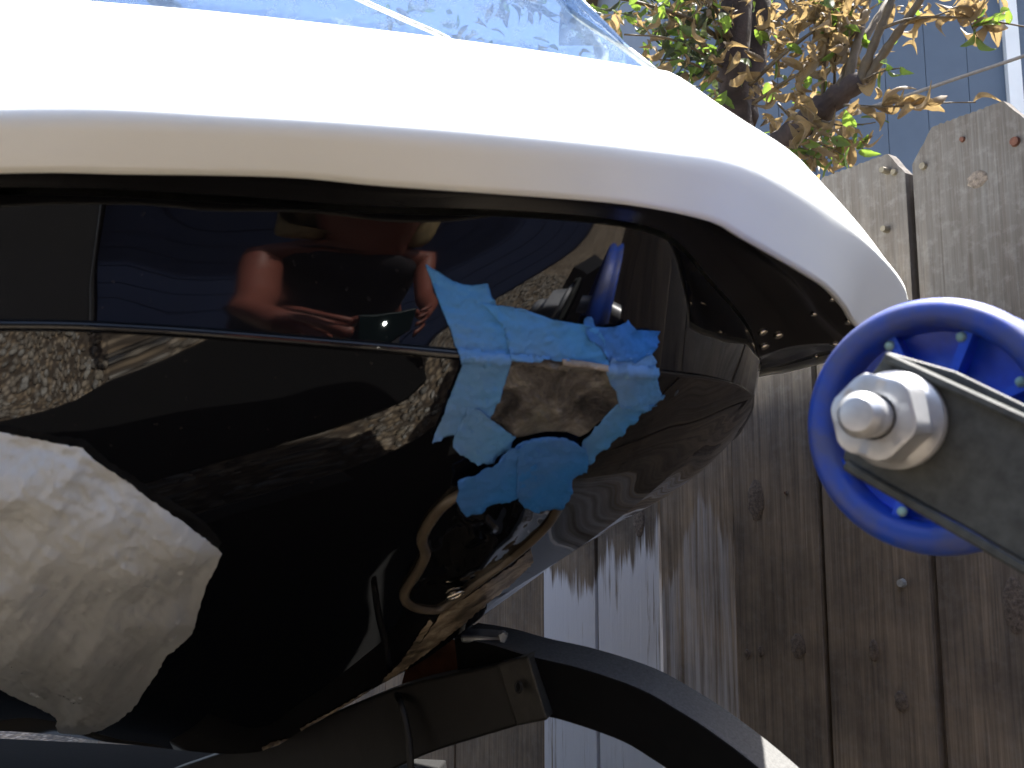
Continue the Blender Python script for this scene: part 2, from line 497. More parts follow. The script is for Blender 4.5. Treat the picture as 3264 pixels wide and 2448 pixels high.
def knot(px, py, rx, rz):
    i, x, z = on_board(px, py)
    if i not in boards: return
    bm = bmesh.new(); vs = []; n = 16
    rings = [(1.0, -.0003), (.8, -.0018), (.5, -.0012), (.2, -.0022)]
    for s, y in rings:
        vs.append([bm.verts.new((x + rx * s * math.cos(2 * math.pi * k / n) * (1 + .12 * math.sin(3 * k)), y, z + rz * s * math.sin(2 * math.pi * k / n))) for k in range(n)])
    for a, b in zip(vs, vs[1:]):
        for k in range(n): bm.faces.new((a[k], a[(k + 1) % n], b[(k + 1) % n], b[k]))
    bm.faces.new(vs[-1])
    bm_obj('knot', bm, KNOT, boards[i], True)
for a in ((2410, 1595, .014, .028), (2545, 2060, .012, .016), (2383, 2085, .005, .007), (2425, 2078, .005, .007), (2785, 2073, .007, .013),
          (2872, 2235, .009, .012), (2508, 1572, .002, .003), (2036, 1650, .013, .03), (3110, 570, .012, .010), (3228, 1930, .012, .03)):
    knot(*a)
for s_ in (2, 5, 6, 7):
    bm = bmesh.new(); box(bm, (fstep * s_ - .03, .020, .05), (fstep * s_ + .022, .030, FTOP - .05))
    o = bm_obj('batten', bm, WOODS[1], fence); o.rotation_euler = (0, 0, math.atan2(fdir.y, fdir.x))
for z in (.35, FTOP - .12):           # rails on the far side
    bm = bmesh.new(); bmesh.ops.create_cube(bm, size=1)
    bmesh.ops.scale(bm, verts=bm.verts, vec=(fstep * 47, .04, .09))
    o = bm_obj('rail', bm, WOODS[1], fence)
    o.location = f0 + fdir * fstep * (-8.5) + fback * .040 + Vector((-f0.x, -f0.y, z)); o.rotation_euler = (0, 0, math.atan2(fdir.y, fdir.x))

# ------------------------------------------------------------------ house beyond the fence
def box_obj(name, lo, hi, mat, parent=None):
    bm = bmesh.new(); box(bm, lo, hi); return bm_obj(name, bm, mat, parent)
HY = 4.6
def HX(px, py=300): return P(px, py, HY).x
x0, x1 = HX(2120), HX(3208)
hs = empty('house', (x1, HY, 0))
tag(hs, 'blue grey panelled house with a white corner board beyond the fence', 'house')
body = box_obj('wall', (x0 - x1, .02, 0), (.9, 4, 5.5), SIDING, hs)
seams = [HX(p) - x1 for p in (2120, 2250, 2380, 2480, 2590, 2710, 2825, 2955, 3090, 3208)]
for a, b in zip(seams, seams[1:]):
    box_obj('panel', (a + .0015, 0, .1), (b - .0015, .018, 5.4), SIDING, hs)
tx = HX(3252) - x1
box_obj('corner_board', (.0, -.03, .05), (tx, .02, 5.45), TRIM, hs)
box_obj('trim', (tx + .004, -.02, .05), (tx + .32, .015, 2.02), TRIM, hs)
box_obj('panel', (tx + .004, -.012, 2.03), (tx + .9, .015, 5.4), SIDING, hs)
bm = bmesh.new(); box(bm, (x0 - x1 - .3, -.35, 5.5), (1.2, 4.3, 5.62)); bm_obj('roof', bm, m_simple('roof_shingle', (.06, .055, .05), .9), hs)
cb = tube_obj('cable', catmull([P(2600, 392, 3.4), P(2800, 335, 3.5), P(3050, 250, 3.7), P(3264, 178, 3.9), P(3500, 90, 4.1)], 24), .0075,
              m_simple('sunbleached_cable', (.16, .14, .11), .7), seg=6)
tag(cb, 'thin slack cable running in front of the blue grey wall', 'cable')

# ------------------------------------------------------------------ tree
tree = empty('fruit_tree', (P(2360, 500, 2.35).x, 2.35, 0))
tag(tree, 'small tree with curled dry brown leaves and few green ones behind the fence', 'tree')
def br(name, pts, rads, mat, n=20):
    path = catmull([P(*p) for p in pts], n)
    rr = np.interp(np.linspace(0, 1, n), np.linspace(0, 1, len(rads)), rads)
    rr = [r * (1 + .12 * math.sin(i * 2.1) + R.uniform(-.06, .06)) for i, r in enumerate(rr)]
    o = tube_obj(name, path, rr, mat, None, 10)
    o.parent = tree; o.matrix_parent_inverse = Matrix.Translation(-Vector(tree.location)); return path
tr0 = P(2380, 520, 2.35)
base = Vector((tr0.x, 2.35, 0))
path = catmull([base, Vector((tr0.x - .01, 2.35, .7)), P(2345, 350, 2.35), P(2335, 200, 2.34), P(2345, 60, 2.34), P(2350, -120, 2.36), P(2330, -700, 2.4)], 30)
o = tube_obj('trunk', path, [.062 - .030 * i / 29 + R.uniform(-.002, .002) for i in range(30)], BARK, None, 14)
o.parent = tree; o.matrix_parent_inverse = Matrix.Translation(-Vector(tree.location))
paths = []
br('branch', [(2360, 400, 2.36), (2385, 250, 2.38), (2420, 90, 2.4), (2425, -150, 2.45)], [.038, .034, .026, .015], BARK)
paths.append(br('branch', [(2400, 520, 2.3), (2490, 460, 2.22), (2600, 365, 2.15), (2700, 285, 2.10), (2745, 255, 2.08)], [.034, .034, .031, .030, .022], BARK, 24))
for a in ([(2700, 280, 2.1), (2715, 200, 2.1), (2745, 90, 2.12), (2780, -60, 2.15)], [(2735, 270, 2.08), (2790, 130, 2.06), (2835, 20, 2.05), (2870, -80, 2.05)],
          [(2675, 290, 2.1), (2720, 180, 2.14), (2790, 70, 2.16), (2850, -30, 2.2)], [(2760, 260, 2.08), (2830, 150, 2.05), (2900, 50, 2.02), (2960, -40, 2.0)]):
    paths.append(br('branch', a, [.013, .010, .009, .007], TWIG))
# thin twigs, each with its own leaves
twigs = [([(2690, 335, 2.05), (2790, 339, 2.0), (2900, 338, 1.97), (3000, 328, 1.95), (3110, 326, 1.93)], .0028),
         ([(2815, 90, 2.03), (2900, 60, 2.0), (3050, 55, 1.97), (3180, 70, 1.95), (3290, 90, 1.95)], .0035),
         ([(2750, 255, 2.05), (2810, 228, 2.03), (2880, 215, 2.0)], .0028),
         ([(2980, 52, 1.97), (3040, 30, 1.96), (3100, 10, 1.96)], .002), ([(3090, 60, 1.96), (3100, 90, 1.96), (3120, 125, 1.95)], .002),
         ([(2620, 385, 2.1), (2680, 400, 2.05), (2760, 395, 2.0), (2790, 390, 2.0)], .0025), ([(2560, 440, 2.15), (2640, 470, 2.1), (2690, 495, 2.05)], .0025),
         ([(2530, 450, 2.15), (2580, 500, 2.1), (2620, 510, 2.1)], .0025),
         ([(2300, 130, 2.34), (2200, 60, 2.2), (2060, 15, 2.1), (1950, -10, 2.0)], .007), ([(2310, 220, 2.34), (2220, 160, 2.2), (2120, 120, 2.1), (1990, 110, 2.05)], .004),
         ([(2300, 260, 2.3), (2200, 200, 2.2), (2100, 190, 2.15)], .004), ([(2390, 270, 2.3), (2500, 170, 2.2), (2620, 80, 2.15), (2720, 20, 2.1)], .006),
         ([(2400, 330, 2.3), (2520, 250, 2.2), (2650, 180, 2.15), (2740, 90, 2.1)], .005), ([(2620, 350, 2.15), (2625, 240, 2.15), (2640, 120, 2.15), (2670, -30, 2.15)], .005),
         ([(2660, 300, 2.15), (2660, 180, 2.17), (2650, 60, 2.2), (2660, -60, 2.2)], .004),
         ([(2330, 120, 2.3), (2250, -20, 2.25), (2150, -120, 2.2)], .006), ([(2420, 120, 2.35), (2530, 20, 2.4), (2620, -60, 2.4)], .006),
         ([(2290, 40, 2.4), (2170, -20, 2.5), (2000, -30, 2.6)], .004), ([(2480, 330, 2.3), (2540, 400, 2.25), (2580, 450, 2.2)], .003)]
leafpts = []      # (pos, dir, density class)
def leaf_mesh(seed, curl):
    rr = random.Random(seed); bm = bmesh.new()
    n = 7; rows = []
    L, W = 1.0, rr.uniform(.19, .27)
    for i in range(n + 1):
        t = i / n
        w = W * math.sin(math.pi * min(1, t * .93 + .05)) ** .8 * (1 - .35 * t)
        w *= 1 + rr.uniform(-.14, .14)
        z = curl * (math.sin(t * 3.0) * .30 - t * t * .35)
        zz = abs(curl) * .5 * w + .02
        tw = curl * t * .8
        row = []
        for s in (-1, -.45, 0, .45, 1):
            y = s * w; h = z + zz * s * s * 1.6 + rr.uniform(-.012, .012) * (abs(curl) + .3)
            row.append(bm.verts.new((t * L, y * math.cos(tw) - 0 * h, h + y * math.sin(tw))))
        rows.append(row)
    for a, b in zip(rows, rows[1:]):
        for k in range(4): bm.faces.new((a[k], a[k + 1], b[k + 1], b[k]))
    me = bpy.data.meshes.new('leaf'); bm.to_mesh(me); bm.free(); me.shade_smooth()
    return me
LM = {}
for k, (mat, curls) in {'b': (L_BROWN, (1.1, -1.0, .8, 1.4, -.6)), 'g': (L_GREEN, (.25, -.3, .4)), 'd': (L_DARK, (.5, -.5, .8))}.items():
    LM[k] = []
    for i, c in enumerate(curls):
        me = leaf_mesh(i * 7 + ord(k), c); me.materials.append(mat); LM[k].append(me)
leaves = []
def add_leaf(p, d, size, kind):
    d = d.normalized()
    q = d.to_track_quat('X', 'Z') @ Matrix.Rotation(R.uniform(0, 6.28), 4, 'X').to_quaternion()
    leaves.append((Vector(p), q, size, kind, R.randrange(len(LM[kind]))))
def pick(px):
    x = R.random()
    g_ = .16 if px > 2500 else .24
    if x < g_: return 'g'
    if px < 2320 and x < g_ + .42: return 'd'
    return 'b'
for ti, (pts, r) in enumerate(twigs):
    path = br('branch', pts, [r, r * .7, r * .45], TWIG, 14)
    right = ti < 5
    cnt = (10, 12, 5, 7, 6)[ti] if right else int(12 + 34 * r / .006)
    for k in range(cnt):
        f = R.uniform(.25 if right else .05, 1) * 13; i = min(12, int(f)); pt = Vector(path[i]).lerp(Vector(path[i + 1]), f - i)
        t = Vector(path[i + 1]) - Vector(path[i])
        d = t.normalized() * (.8 if ti == 0 else .3) + Vector((R.uniform(-1, 1), R.uniform(-1, 1), R.uniform(-.8, .6))) * (.45 if ti == 0 else 1)
        if ti == 0: d.z = abs(d.z) * .7 + .1
        kind = ('b' if ti in (0,) else 'g' if ti in (2, 4, 6) and R.random() < .75 else pick(pts[0][0]))
        add_leaf(pt if right else pt + Vector((R.gauss(0, .03), R.gauss(0, .05), R.gauss(0, .03))), d, R.uniform(.038, .062) * (1.12 if right else 1), kind)
# the dense mass
def dens(px, py):
    if py > 40 and px < 1790 + py * 1.35: return 0
    d = 1.0
    if px > 2660: d = .35 if py < 160 else .05
    if px > 2880: d = .22 if py < 60 else 0
    if py > 330: d *= .55 if px < 2700 else 0
    if py > 420 and px < 2420: d *= .7
    if py > 560: d = 0
    return d
n = 0
while n < 1950:
    px, py = R.uniform(1560, 3200), R.uniform(-700, 575)
    if R.random() > dens(px, py): continue
    # clumps
    if noise.noise(Vector((px / 130, py / 110, 3.3))) < -.10 + .13 * (px > 2450): continue
    Y = R.uniform(2.15, 2.95) if px < 2500 else R.uniform(2.0, 2.5)
    d = Vector((R.uniform(-1, 1), R.uniform(-1, 1), R.uniform(-1.2, .5)))
    if (2265 < px < 2470 and py > -40 and R.random() < .88) or (2430 < px < 2760 and abs(py - (470 - (px - 2470) * .78)) < 80 and R.random() < .93): Y = R.uniform(2.48, 2.95)
    add_leaf(P(px, py, Y), d, R.uniform(.030, .058), pick(px)); n += 1
# tree part left of the windshield edge and above, seen through the screen
for k in range(240):
    px, py = R.uniform(1180, 1900), R.uniform(-400, 210)
    if noise.noise(Vector((px / 90, py / 90, 9.3))) < .05: continue
    add_leaf(P(px, py, R.uniform(2.3, 2.9)), Vector((R.uniform(-1, 1), R.uniform(-1, 1), R.uniform(-1, .5))), R.uniform(.03, .055), 'g' if R.random() < .6 else 'b')
def sizekey(l):
    d = (l[0] - CAM); px = 1632 + d.x / d.y * F; pyy = d.z / d.y
    vis = px > 1750 and px < 3264 and pyy < .54 and R.random() < 2
    return -(l[2] / d.length) * (1 if vis else .1) 
leaves.sort(key=sizekey)
tinv = Matrix.Translation(-Vector(tree.location))
for p, q, s, k, i in leaves[:290]:
    o = bpy.data.objects.new('leaf', LM[k][i]); col.objects.link(o); o.parent = tree
    o.matrix_parent_inverse = tinv; o.location = p; o.rotation_mode = 'QUATERNION'; o.rotation_quaternion = q; o.scale = (s, s, s)
V, Fc, MI = [], [], []
kk = {'b': 0, 'g': 1, 'd': 2}
for p, q, s, k, i in leaves[290:]:
    me = LM[k][i]; off = len(V); mt = Matrix.Translation(p) @ q.to_matrix().to_4x4() @ Matrix.Scale(s, 4)
    V += [mt @ v.co for v in me.vertices]
    for f in me.polygons: Fc.append([off + x for x in f.vertices]); MI.append(kk[k])
o = mesh_obj('foliage', V, Fc, None, None, True)
for m_ in (L_BROWN, L_GREEN, L_DARK): o.data.materials.append(m_)
o.data.polygons.foreach_set('material_index', MI)
o.parent = tree; o.matrix_parent_inverse = tinv; o['kind'] = 'stuff'

# ------------------------------------------------------------------ watercraft
ski = empty('personal_watercraft', SK(1.4, 0, 0))
tag(ski, 'white topped personal watercraft with a glossy black hull under repair', 'watercraft')
def own(o, parent=ski):
    o.parent = parent
    root = parent
    while root.parent: root = root.parent
    if root == parent: o.matrix_parent_inverse = Matrix.Translation(-Vector(root.location))
    return o
Z = CAMZ
def curve_fr(n, power=1.9):
    s = np.linspace(0, 1, n); return 1 - (1 - s) ** power
NS = 170
FR = curve_fr(NS)
def rowc(world_pts, px_pts, tip):
    pts = [SK(*w) for w in world_pts] + [P(*p) for p in px_pts] + ([tip] if tip is not None else [])
    return catmull(pts, FR)
tip_lip = on_axis(2868, 1128)
tip_low = on_axis(2874, 1100)
tip_top = on_axis(2896, 972)
aft = lambda b, z: [(2.6, b + .02, Z + z), (2.0, b + .08, Z + z), (1.4, b + .075, Z + z), (.85, b + .01, Z + z)]
lip_out = rowc(aft(.60, .180), [(0, 553, .500), (400, 556, .503), (738, 560, .508), (960, 568, .512), (1181, 590, .517), (1400, 606, .522), (1632, 622, .530), (2001, 653, .555),
                                 (2267, 705, .585), (2370, 760, .61), (2577, 878, .68), (2643, 923, .71), (2695, 982, .75), (2735, 1042, .79)], tip_lip)
band_top = rowc(aft(.618, .205), [(0, 342, .483), (738, 363, .490), (1632, 425, .513), (2222, 484, .566), (2345, 506, .586), (2385, 519, .596), (2440, 546, .612), (2518, 591, .640), (2628, 665, .688),
                                   (2739, 754, .748), (2842, 858, .805), (2885, 923, .838)], tip_top)
crown = rowc([(2.6, .33, Z + .40), (2.0, .38, Z + .42), (1.4, .40, Z + .42), (.85, .41, Z + .41)],
             [(0, -28, .78), (250, 0, .78), (664, 35, .78), (1180, 92, .775), (1632, 150, .765), (2060, 216, .75), (2149, 236, .748), (2281, 325, .755), (2370, 384, .76),
              (2518, 480, .775), (2606, 568, .79), (2739, 716, .815), (2828, 834, .833), (2880, 915, .846)], tip_top + Vector((0, 0, .0006)))
mid_band = (lip_out * .5 + band_top * .5)
# push the band face slightly outwards so that it is rounded
out_dir = np.array(NB)
def nb_scale(w): return (np.clip((1 - FR) * 6, 0, 1) * w)[:, None] * out_dir
shell_rows = []
inner = lip_out * 1.0 - nb_scale(.006) + np.array([0, 0, .004])
sect = [lip_out, lip_out * .75 + band_top * .25 + nb_scale(.0010), mid_band + nb_scale(.0015), lip_out * .2 + band_top * .8 + nb_scale(.0014),
        band_top * .985 + crown * .015, band_top * .93 + crown * .07, band_top * .80 + crown * .20, band_top * .5 + crown * .5, band_top * .2 + crown * .8, crown]
def spline_rows(rows, per):
    rows = np.array(rows); out = []
    for j in range(rows.shape[1]):
        out.append(catmull(rows[:, j, :] + np.arange(len(rows))[:, None] * 1e-7, (len(rows) - 1) * per + 1, even=False))
    return np.array(out).transpose(1, 0, 2)
near = spline_rows(sect, 4)
nr = near.shape[0]
def mirrored(arr):
    out = arr.copy(); d = (arr - np.array(A0)) @ np.array(NB)
    return out - 2 * d[..., None] * np.array(NB)
# centre row of the deck: on the axis, rising a little above the crown
ctr = crown.copy(); d = (crown - np.array(A0)) @ np.array(NB); ctr = crown - d[:, None] * np.array(NB)
ctr[:, 2] += .012 * np.clip((1 - FR) * 5, 0, 1)
half = crown * .5 + ctr * .5; half[:, 2] += .004
nearall = np.concatenate([near, half[None], ctr[None]])
full = np.concatenate([nearall, mirrored(nearall[:-1])[::-1]])
verts = full.reshape(-1, 3)
deck = mesh_obj('deck', verts, grid_faces(full.shape[0], NS), WHITE, None, True)
md = deck.modifiers.new('weld', 'WELD'); md.merge_threshold = .0004
ms = deck.modifiers.new('thick', 'SOLIDIFY'); ms.thickness = .0035; ms.offset = -1
own(deck)

# flange under the deck edge
junc = rowc(aft(.555, .186), [(0, 620, .537), (680, 644, .549), (1150, 677, .560), (1632, 692, .570), (2001, 727, .590), (2150, 782, .625), (2260, 902, .695),
                               (2333, 983, .755), (2392, 1065, .815)], on_axis(2421, 1151))
sect_f = [lip_out * .985 + junc * .015 + np.array([0, 0, .006]), lip_out * .93 + junc * .07 + np.array([0, 0, .009]), lip_out * .7 + junc * .3 + np.array([0, 0, .008]),
          lip_out * .6 + junc * .4 + np.array([0, 0, .012]), lip_out * .25 + junc * .75 + np.array([0, 0, .012]), junc + np.array([0, 0, .004])]
fl = spline_rows(sect_f, 3)
for side, arr in ((1, fl), (-1, mirrored(fl))):
    o = mesh_obj('flange', arr.reshape(-1, 3), grid_faces(arr.shape[0], NS, flip=side > 0), FLANGE, None, True); own(o)

# hull sides: upper panel and bottom panel
stem_mid = on_axis(2422, 1205); stem_low = on_axis(2402, 1262)
chine = rowc([(2.6, .55, Z + .10), (2.0, .61, Z + .11), (1.4, .615, Z + .113), (.85, .566, Z + .115)],
             [(0, 1040, .548), (440, 1052, .5545), (900, 1085, .5660), (1430, 1130, .5802), (1932, 1180, .621), (2120, 1192, .660), (2260, 1208, .735), (2350, 1232, .810)], stem_low)
keel_px = [(0, 2330), (400, 2372), (800, 2400), (1000, 2305), (1200, 2190), (1363, 2096), (1493, 1998), (1587, 1910), (1738, 1815), (1905, 1704), (2090, 1556), (2250, 1408), (2345, 1318)]
keel_pts = [SK(2.6, 0, Z - .25), SK(2.0, 0, Z - .245), SK(1.5, 0, Z - .24)] + [on_axis(*p) for p in keel_px] + [stem_low]
keel = catmull(keel_pts, FR)
up = spline_rows([junc, junc * .66 + chine * .34 + nb_scale(.0014), junc * .33 + chine * .67 + nb_scale(.0014), chine], 5)
hull_bvh_v, hull_bvh_f = [], []
def reg(arr):
    off = len(hull_bvh_v); hull_bvh_v.extend([tuple(x) for x in arr.reshape(-1, 3)]); hull_bvh_f.extend(grid_faces(arr.shape[0], arr.shape[1], off))
fade = np.clip((1 - FR) * 4, 0, 1) ** 1.35
low = []
for s in np.linspace(0, 1, 15):
    r = chine * (1 - s) + keel * s
    bul = math.sin(math.pi * s) * 1.0 + math.sin(2 * math.pi * s) * .42 + math.sin(3 * math.pi * s) * .14
    r = r + (fade * bul)[:, None] * (np.array(NB) * .033 + np.array([0, 0, -.034]))[None]
    low.append(r)
low = np.array(low)
for side, arr in ((1, up), (-1, mirrored(up))):
    own(mesh_obj('hull_side', arr.reshape(-1, 3), grid_faces(arr.shape[0], NS, flip=side < 0), HULL, None, True))
for side, arr in ((1, low), (-1, mirrored(low))):
    own(mesh_obj('hull_bottom', arr.reshape(-1, 3), grid_faces(arr.shape[0], NS, flip=side < 0), HULL, None, True))
reg(up); reg(low)
tv = [chine[-1], keel[-1], up[:, -1][-1]]
for side in (1, -1):                       # rounded chine bead
    path = chine[6:] if side > 0 else mirrored(chine)[6:]
    own(tube_obj('chine_rail', path + np.array([0, 0, .0006]), [.0034 * min(1, (1 - f) * 5 + .25) for f in FR[6:]], HULL, None, 10))
rv, rf = tube(chine[6:] + np.array([0, 0, .0006]), [.0034 * min(1, (1 - f) * 5 + .25) for f in FR[6:]], 10)
rv0 = len(hull_bvh_v); hull_bvh_v.extend([tuple(v) for v in rv]); hull_bvh_f.extend([tuple(rv0 + k for k in f) for f in rf])
# closing transom
tr_ = [lip_out[0], junc[0], chine[0], keel[0], mirrored(chine)[0], mirrored(junc)[0], mirrored(lip_out)[0], mirrored(crown)[0], crown[0]]
own(mesh_obj('transom', tr_, [tuple(range(len(tr_)))], HULL))
bvh = BVHTree.FromPolygons([Vector(v) for v in hull_bvh_v], hull_bvh_f)
def on_hull(px, py, off=0.):
    d = ray(px, py).normalized()
    h, nrm, _, _ = bvh.ray_cast(CAM, d)
    if h is None: return None
    if nrm.dot(d) > 0: nrm = -nrm
    return h + nrm * off, nrm

# screws under the flange rim
def screw(p, nrm, r=.0042):
    bm = bmesh.new(); bmesh.ops.create_uvsphere(bm, u_segments=12, v_segments=8, radius=r)
    for v in bm.verts: v.co.z *= .55
    q = Vector(nrm).to_track_quat('Z', 'Y')
    o = bm_obj('screw', bm, SCREW, None, True); o.location = p; o.rotation_mode = 'QUATERNION'; o.rotation_quaternion = q
    own(o)
flv = [Vector(v) for v in mirrored(fl).reshape(-1, 3)] + [Vector(v) for v in fl.reshape(-1, 3)]
k_ = fl.shape[0]
fbvh = BVHTree.FromPolygons(flv, grid_faces(k_, NS) + grid_faces(k_, NS, off=k_ * NS))
for px, py in ((2488, 1188), (2601, 1136), (2661, 1095), (2709, 1024), (2654, 953), (2595, 1000), (2481, 1068), (2431, 1058), (2436, 1103)):
    h, nrm, _, _ = fbvh.ray_cast(CAM, ray(px, py).normalized())
    if h is not None:
        if nrm.dot(ray(px, py)) > 0: nrm = -nrm
        screw(h + nrm * .0005, nrm, .0045 if py > 1020 else .003)

# windshield
bot = [(-500, -150, 0.890), (60, -20, 0.890), (664, 60, 0.880), (1180, 118, 0.875), (1632, 172, 0.870), (1960, 212, 0.865), (2095, 236, .80)]
top_ = [(-900, -1200, 1.06), (-500, -1150, 1.05), (0, -1050, 1.04), (500, -960, 1.03), (900, -820, 1.01), (1300, -600, .98), (1560, -260, .93)]
edge_pts = [(2095, 236, .80), (1985, 150, .83), (1850, 60, .87), (1780, 0, .89), (1700, -80, .905), (1560, -260, .93)]
b_ = catmull([P(*p) for p in bot], 40); t_ = catmull([P(*p) for p in top_], 40); e_ = catmull([P(*p) for p in edge_pts], 16)
W_ = []
for j in range(16):
    f = j / 15
    row = b_ * (1 - f) + t_ * f
    target = e_[j]; delta = target - row[-1]
    w = (np.linspace(0, 1, 40) ** 3)[:, None]
    W_.append(row + delta * w - (np.array([0, .03, 0]) * math.sin(math.pi * f)))
    W_[-1][-1] = target
    if j == 0: W_[-1][:, 2] -= .05
W_ = np.array(W_)
ws = mesh_obj('windshield', W_.reshape(-1, 3), grid_faces(16, 40), GLASS, None, True)
sm = ws.modifiers.new('t', 'SOLIDIFY'); sm.thickness = .003
own(ws)
EDGE = m_simple('frosted_acrylic_edge', (.62, .64, .60), .5, 0, 120, .45, .3)
wp = own(tube_obj('edge_strip', [Vector(q) + Vector((0, -.001, 0)) for q in e_], [.0032] * 16, EDGE, None, 8), ws)
tr_path = catmull([P(1450, 140, .80), P(1405, 112, .80), P(1290, 62, .81), P(1150, 0, .82), P(1000, -70, .84)], 20)
own(tube_obj('moulding', tr_path, .0022, EDGE, None, 8), ws)

# seat and handlebar further back (out of the frame, kept simple)
seatp = [SK(1.0, 0, Z + .46), SK(1.25, 0, Z + .58), SK(1.5, 0, Z + .56), SK(1.9, 0, Z + .60), SK(2.3, 0, Z + .57), SK(2.5, 0, Z + .44)]
own(tube_obj('seat', catmull(seatp, 24), list(np.interp(np.linspace(0, 1, 24), [0, .3, 1], [.11, .15, .16])), m_simple('black_vinyl', (.02, .02, .022), .5), None, 16))
own(tube_obj('handlebar', catmull([SK(.95, -.32, Z + .74), SK(.88, -.15, Z + .70), SK(.88, .15, Z + .70), SK(.95, .32, Z + .74)], 16), .014, STEEL, None, 10))

# ------------------------------------------------------------------ shapes laid on the hull
def c5(pts): return [(1200 + x / 1.952, 800 + y / 1.952) for x, y in pts]
def inside(pt, poly):
    x, y = pt; c = False; n = len(poly)
    for i in range(n):
        x1, y1 = poly[i]; x2, y2 = poly[(i + 1) % n]
        if (y1 > y) != (y2 > y) and x < (x2 - x1) * (y - y1) / (y2 - y1) + x1: c = not c
    return c
def poly_patch(poly, step, offset_fn, rough_edge=0., rs=None):
    """a sheet with the outline poly (photo pixels) lying on the hull"""
    rr = rs or random.Random(4)
    out = []
    for i, a in enumerate(poly):
        b = poly[(i + 1) % len(poly)]; L = math.dist(a, b); n = max(1, int(L / step))
        for k in range(n):
            t = k / n; j = rough_edge if k else 0
            out.append((a[0] + (b[0] - a[0]) * t + rr.uniform(-j, j), a[1] + (b[1] - a[1]) * t + rr.uniform(-j, j)))
    no = len(out)
    xs = [p[0] for p in out]; ys = [p[1] for p in out]
    pts = list(out)
    y = min(ys) + step / 2
    while y < max(ys):
        x = min(xs) + step / 2
        while x < max(xs):
            q = (x + rr.uniform(-.2, .2) * step, y + rr.uniform(-.2, .2) * step)
            if inside(q, out) and min((q[0] - o[0]) ** 2 + (q[1] - o[1]) ** 2 for o in out) > (step * .45) ** 2: pts.append(q)
            x += step
        y += step
    res = delaunay_2d_cdt([Vector(p) for p in pts], [(i, (i + 1) % no) for i in range(no)], [], 0, 1e-4)
    v2, tris = res[0], res[2]
    keep = [t for t in tris if inside(((v2[t[0]][0] + v2[t[1]][0] + v2[t[2]][0]) / 3, (v2[t[0]][1] + v2[t[1]][1] + v2[t[2]][1]) / 3), out)]
    V = []
    last = None
    for q in v2:
        hh = on_hull(q[0], q[1])
        if hh is None:
            hh = last or (P(q[0], q[1], .7), Vector((0, -1, 0)))
        last = hh
        ed = min(math.hypot(q[0] - o[0], q[1] - o[1]) for o in out)
        V.append(hh[0] + hh[1] * offset_fn(q[0], q[1], ed))
    return V, keep
def sheet_obj(name, poly, step, off, mat, parent=None, rough=0., thick=0., seed=1, smooth=True):
    V, T = poly_patch(poly, step, off, rough, random.Random(seed))
    # drop stray triangles that span folds
    o = mesh_obj(name, V, [tuple(t) if ((V[t[1]] - V[t[0]]).cross(V[t[2]] - V[t[0]])).dot(CAM - V[t[0]]) > 0 else tuple(t)[::-1] for t in T], mat, None, smooth)
    if thick:
        s = o.modifiers.new('t', 'SOLIDIFY'); s.thickness = thick; s.offset = -1
    return o

# the damaged area
hole = c5([(815, 668), (1000, 672), (1160, 690), (1300, 712), (1440, 735), (1450, 800), (1492, 860), (1505, 940), (1400, 1045), (1310, 1125), (1260, 1150), (1180, 1118), (1040, 1118),
           (900, 1150), (840, 1160), (690, 1045), (740, 900), (790, 790)])
def hole_off(x, y, ed):
    dpt = min(1, ed / 16)
    n1 = noise.noise(Vector((x / 26, y / 20, 0))) + .6 * noise.noise(Vector((x / 9, y / 7, 4)))
    return .0009 - .0002 * dpt + dpt * max(-.0005, n1 * .0016)
dm = sheet_obj('damaged_patch', hole, 7, hole_off, DAMAGE, seed=3); own(dm)
dm['label'] = 'sanded brown and grey bare fibreglass inside the tape'
chip = sheet_obj('raised_edge', c5([(1140, 690), (1260, 700), (1420, 728), (1425, 745), (1300, 722), (1145, 703)]), 7, lambda x, y, e: .004,
                 m_simple('pale_chipped_edge', (.34, .29, .23), .8, 0, 120, .5, .5), thick=.001); own(chip)

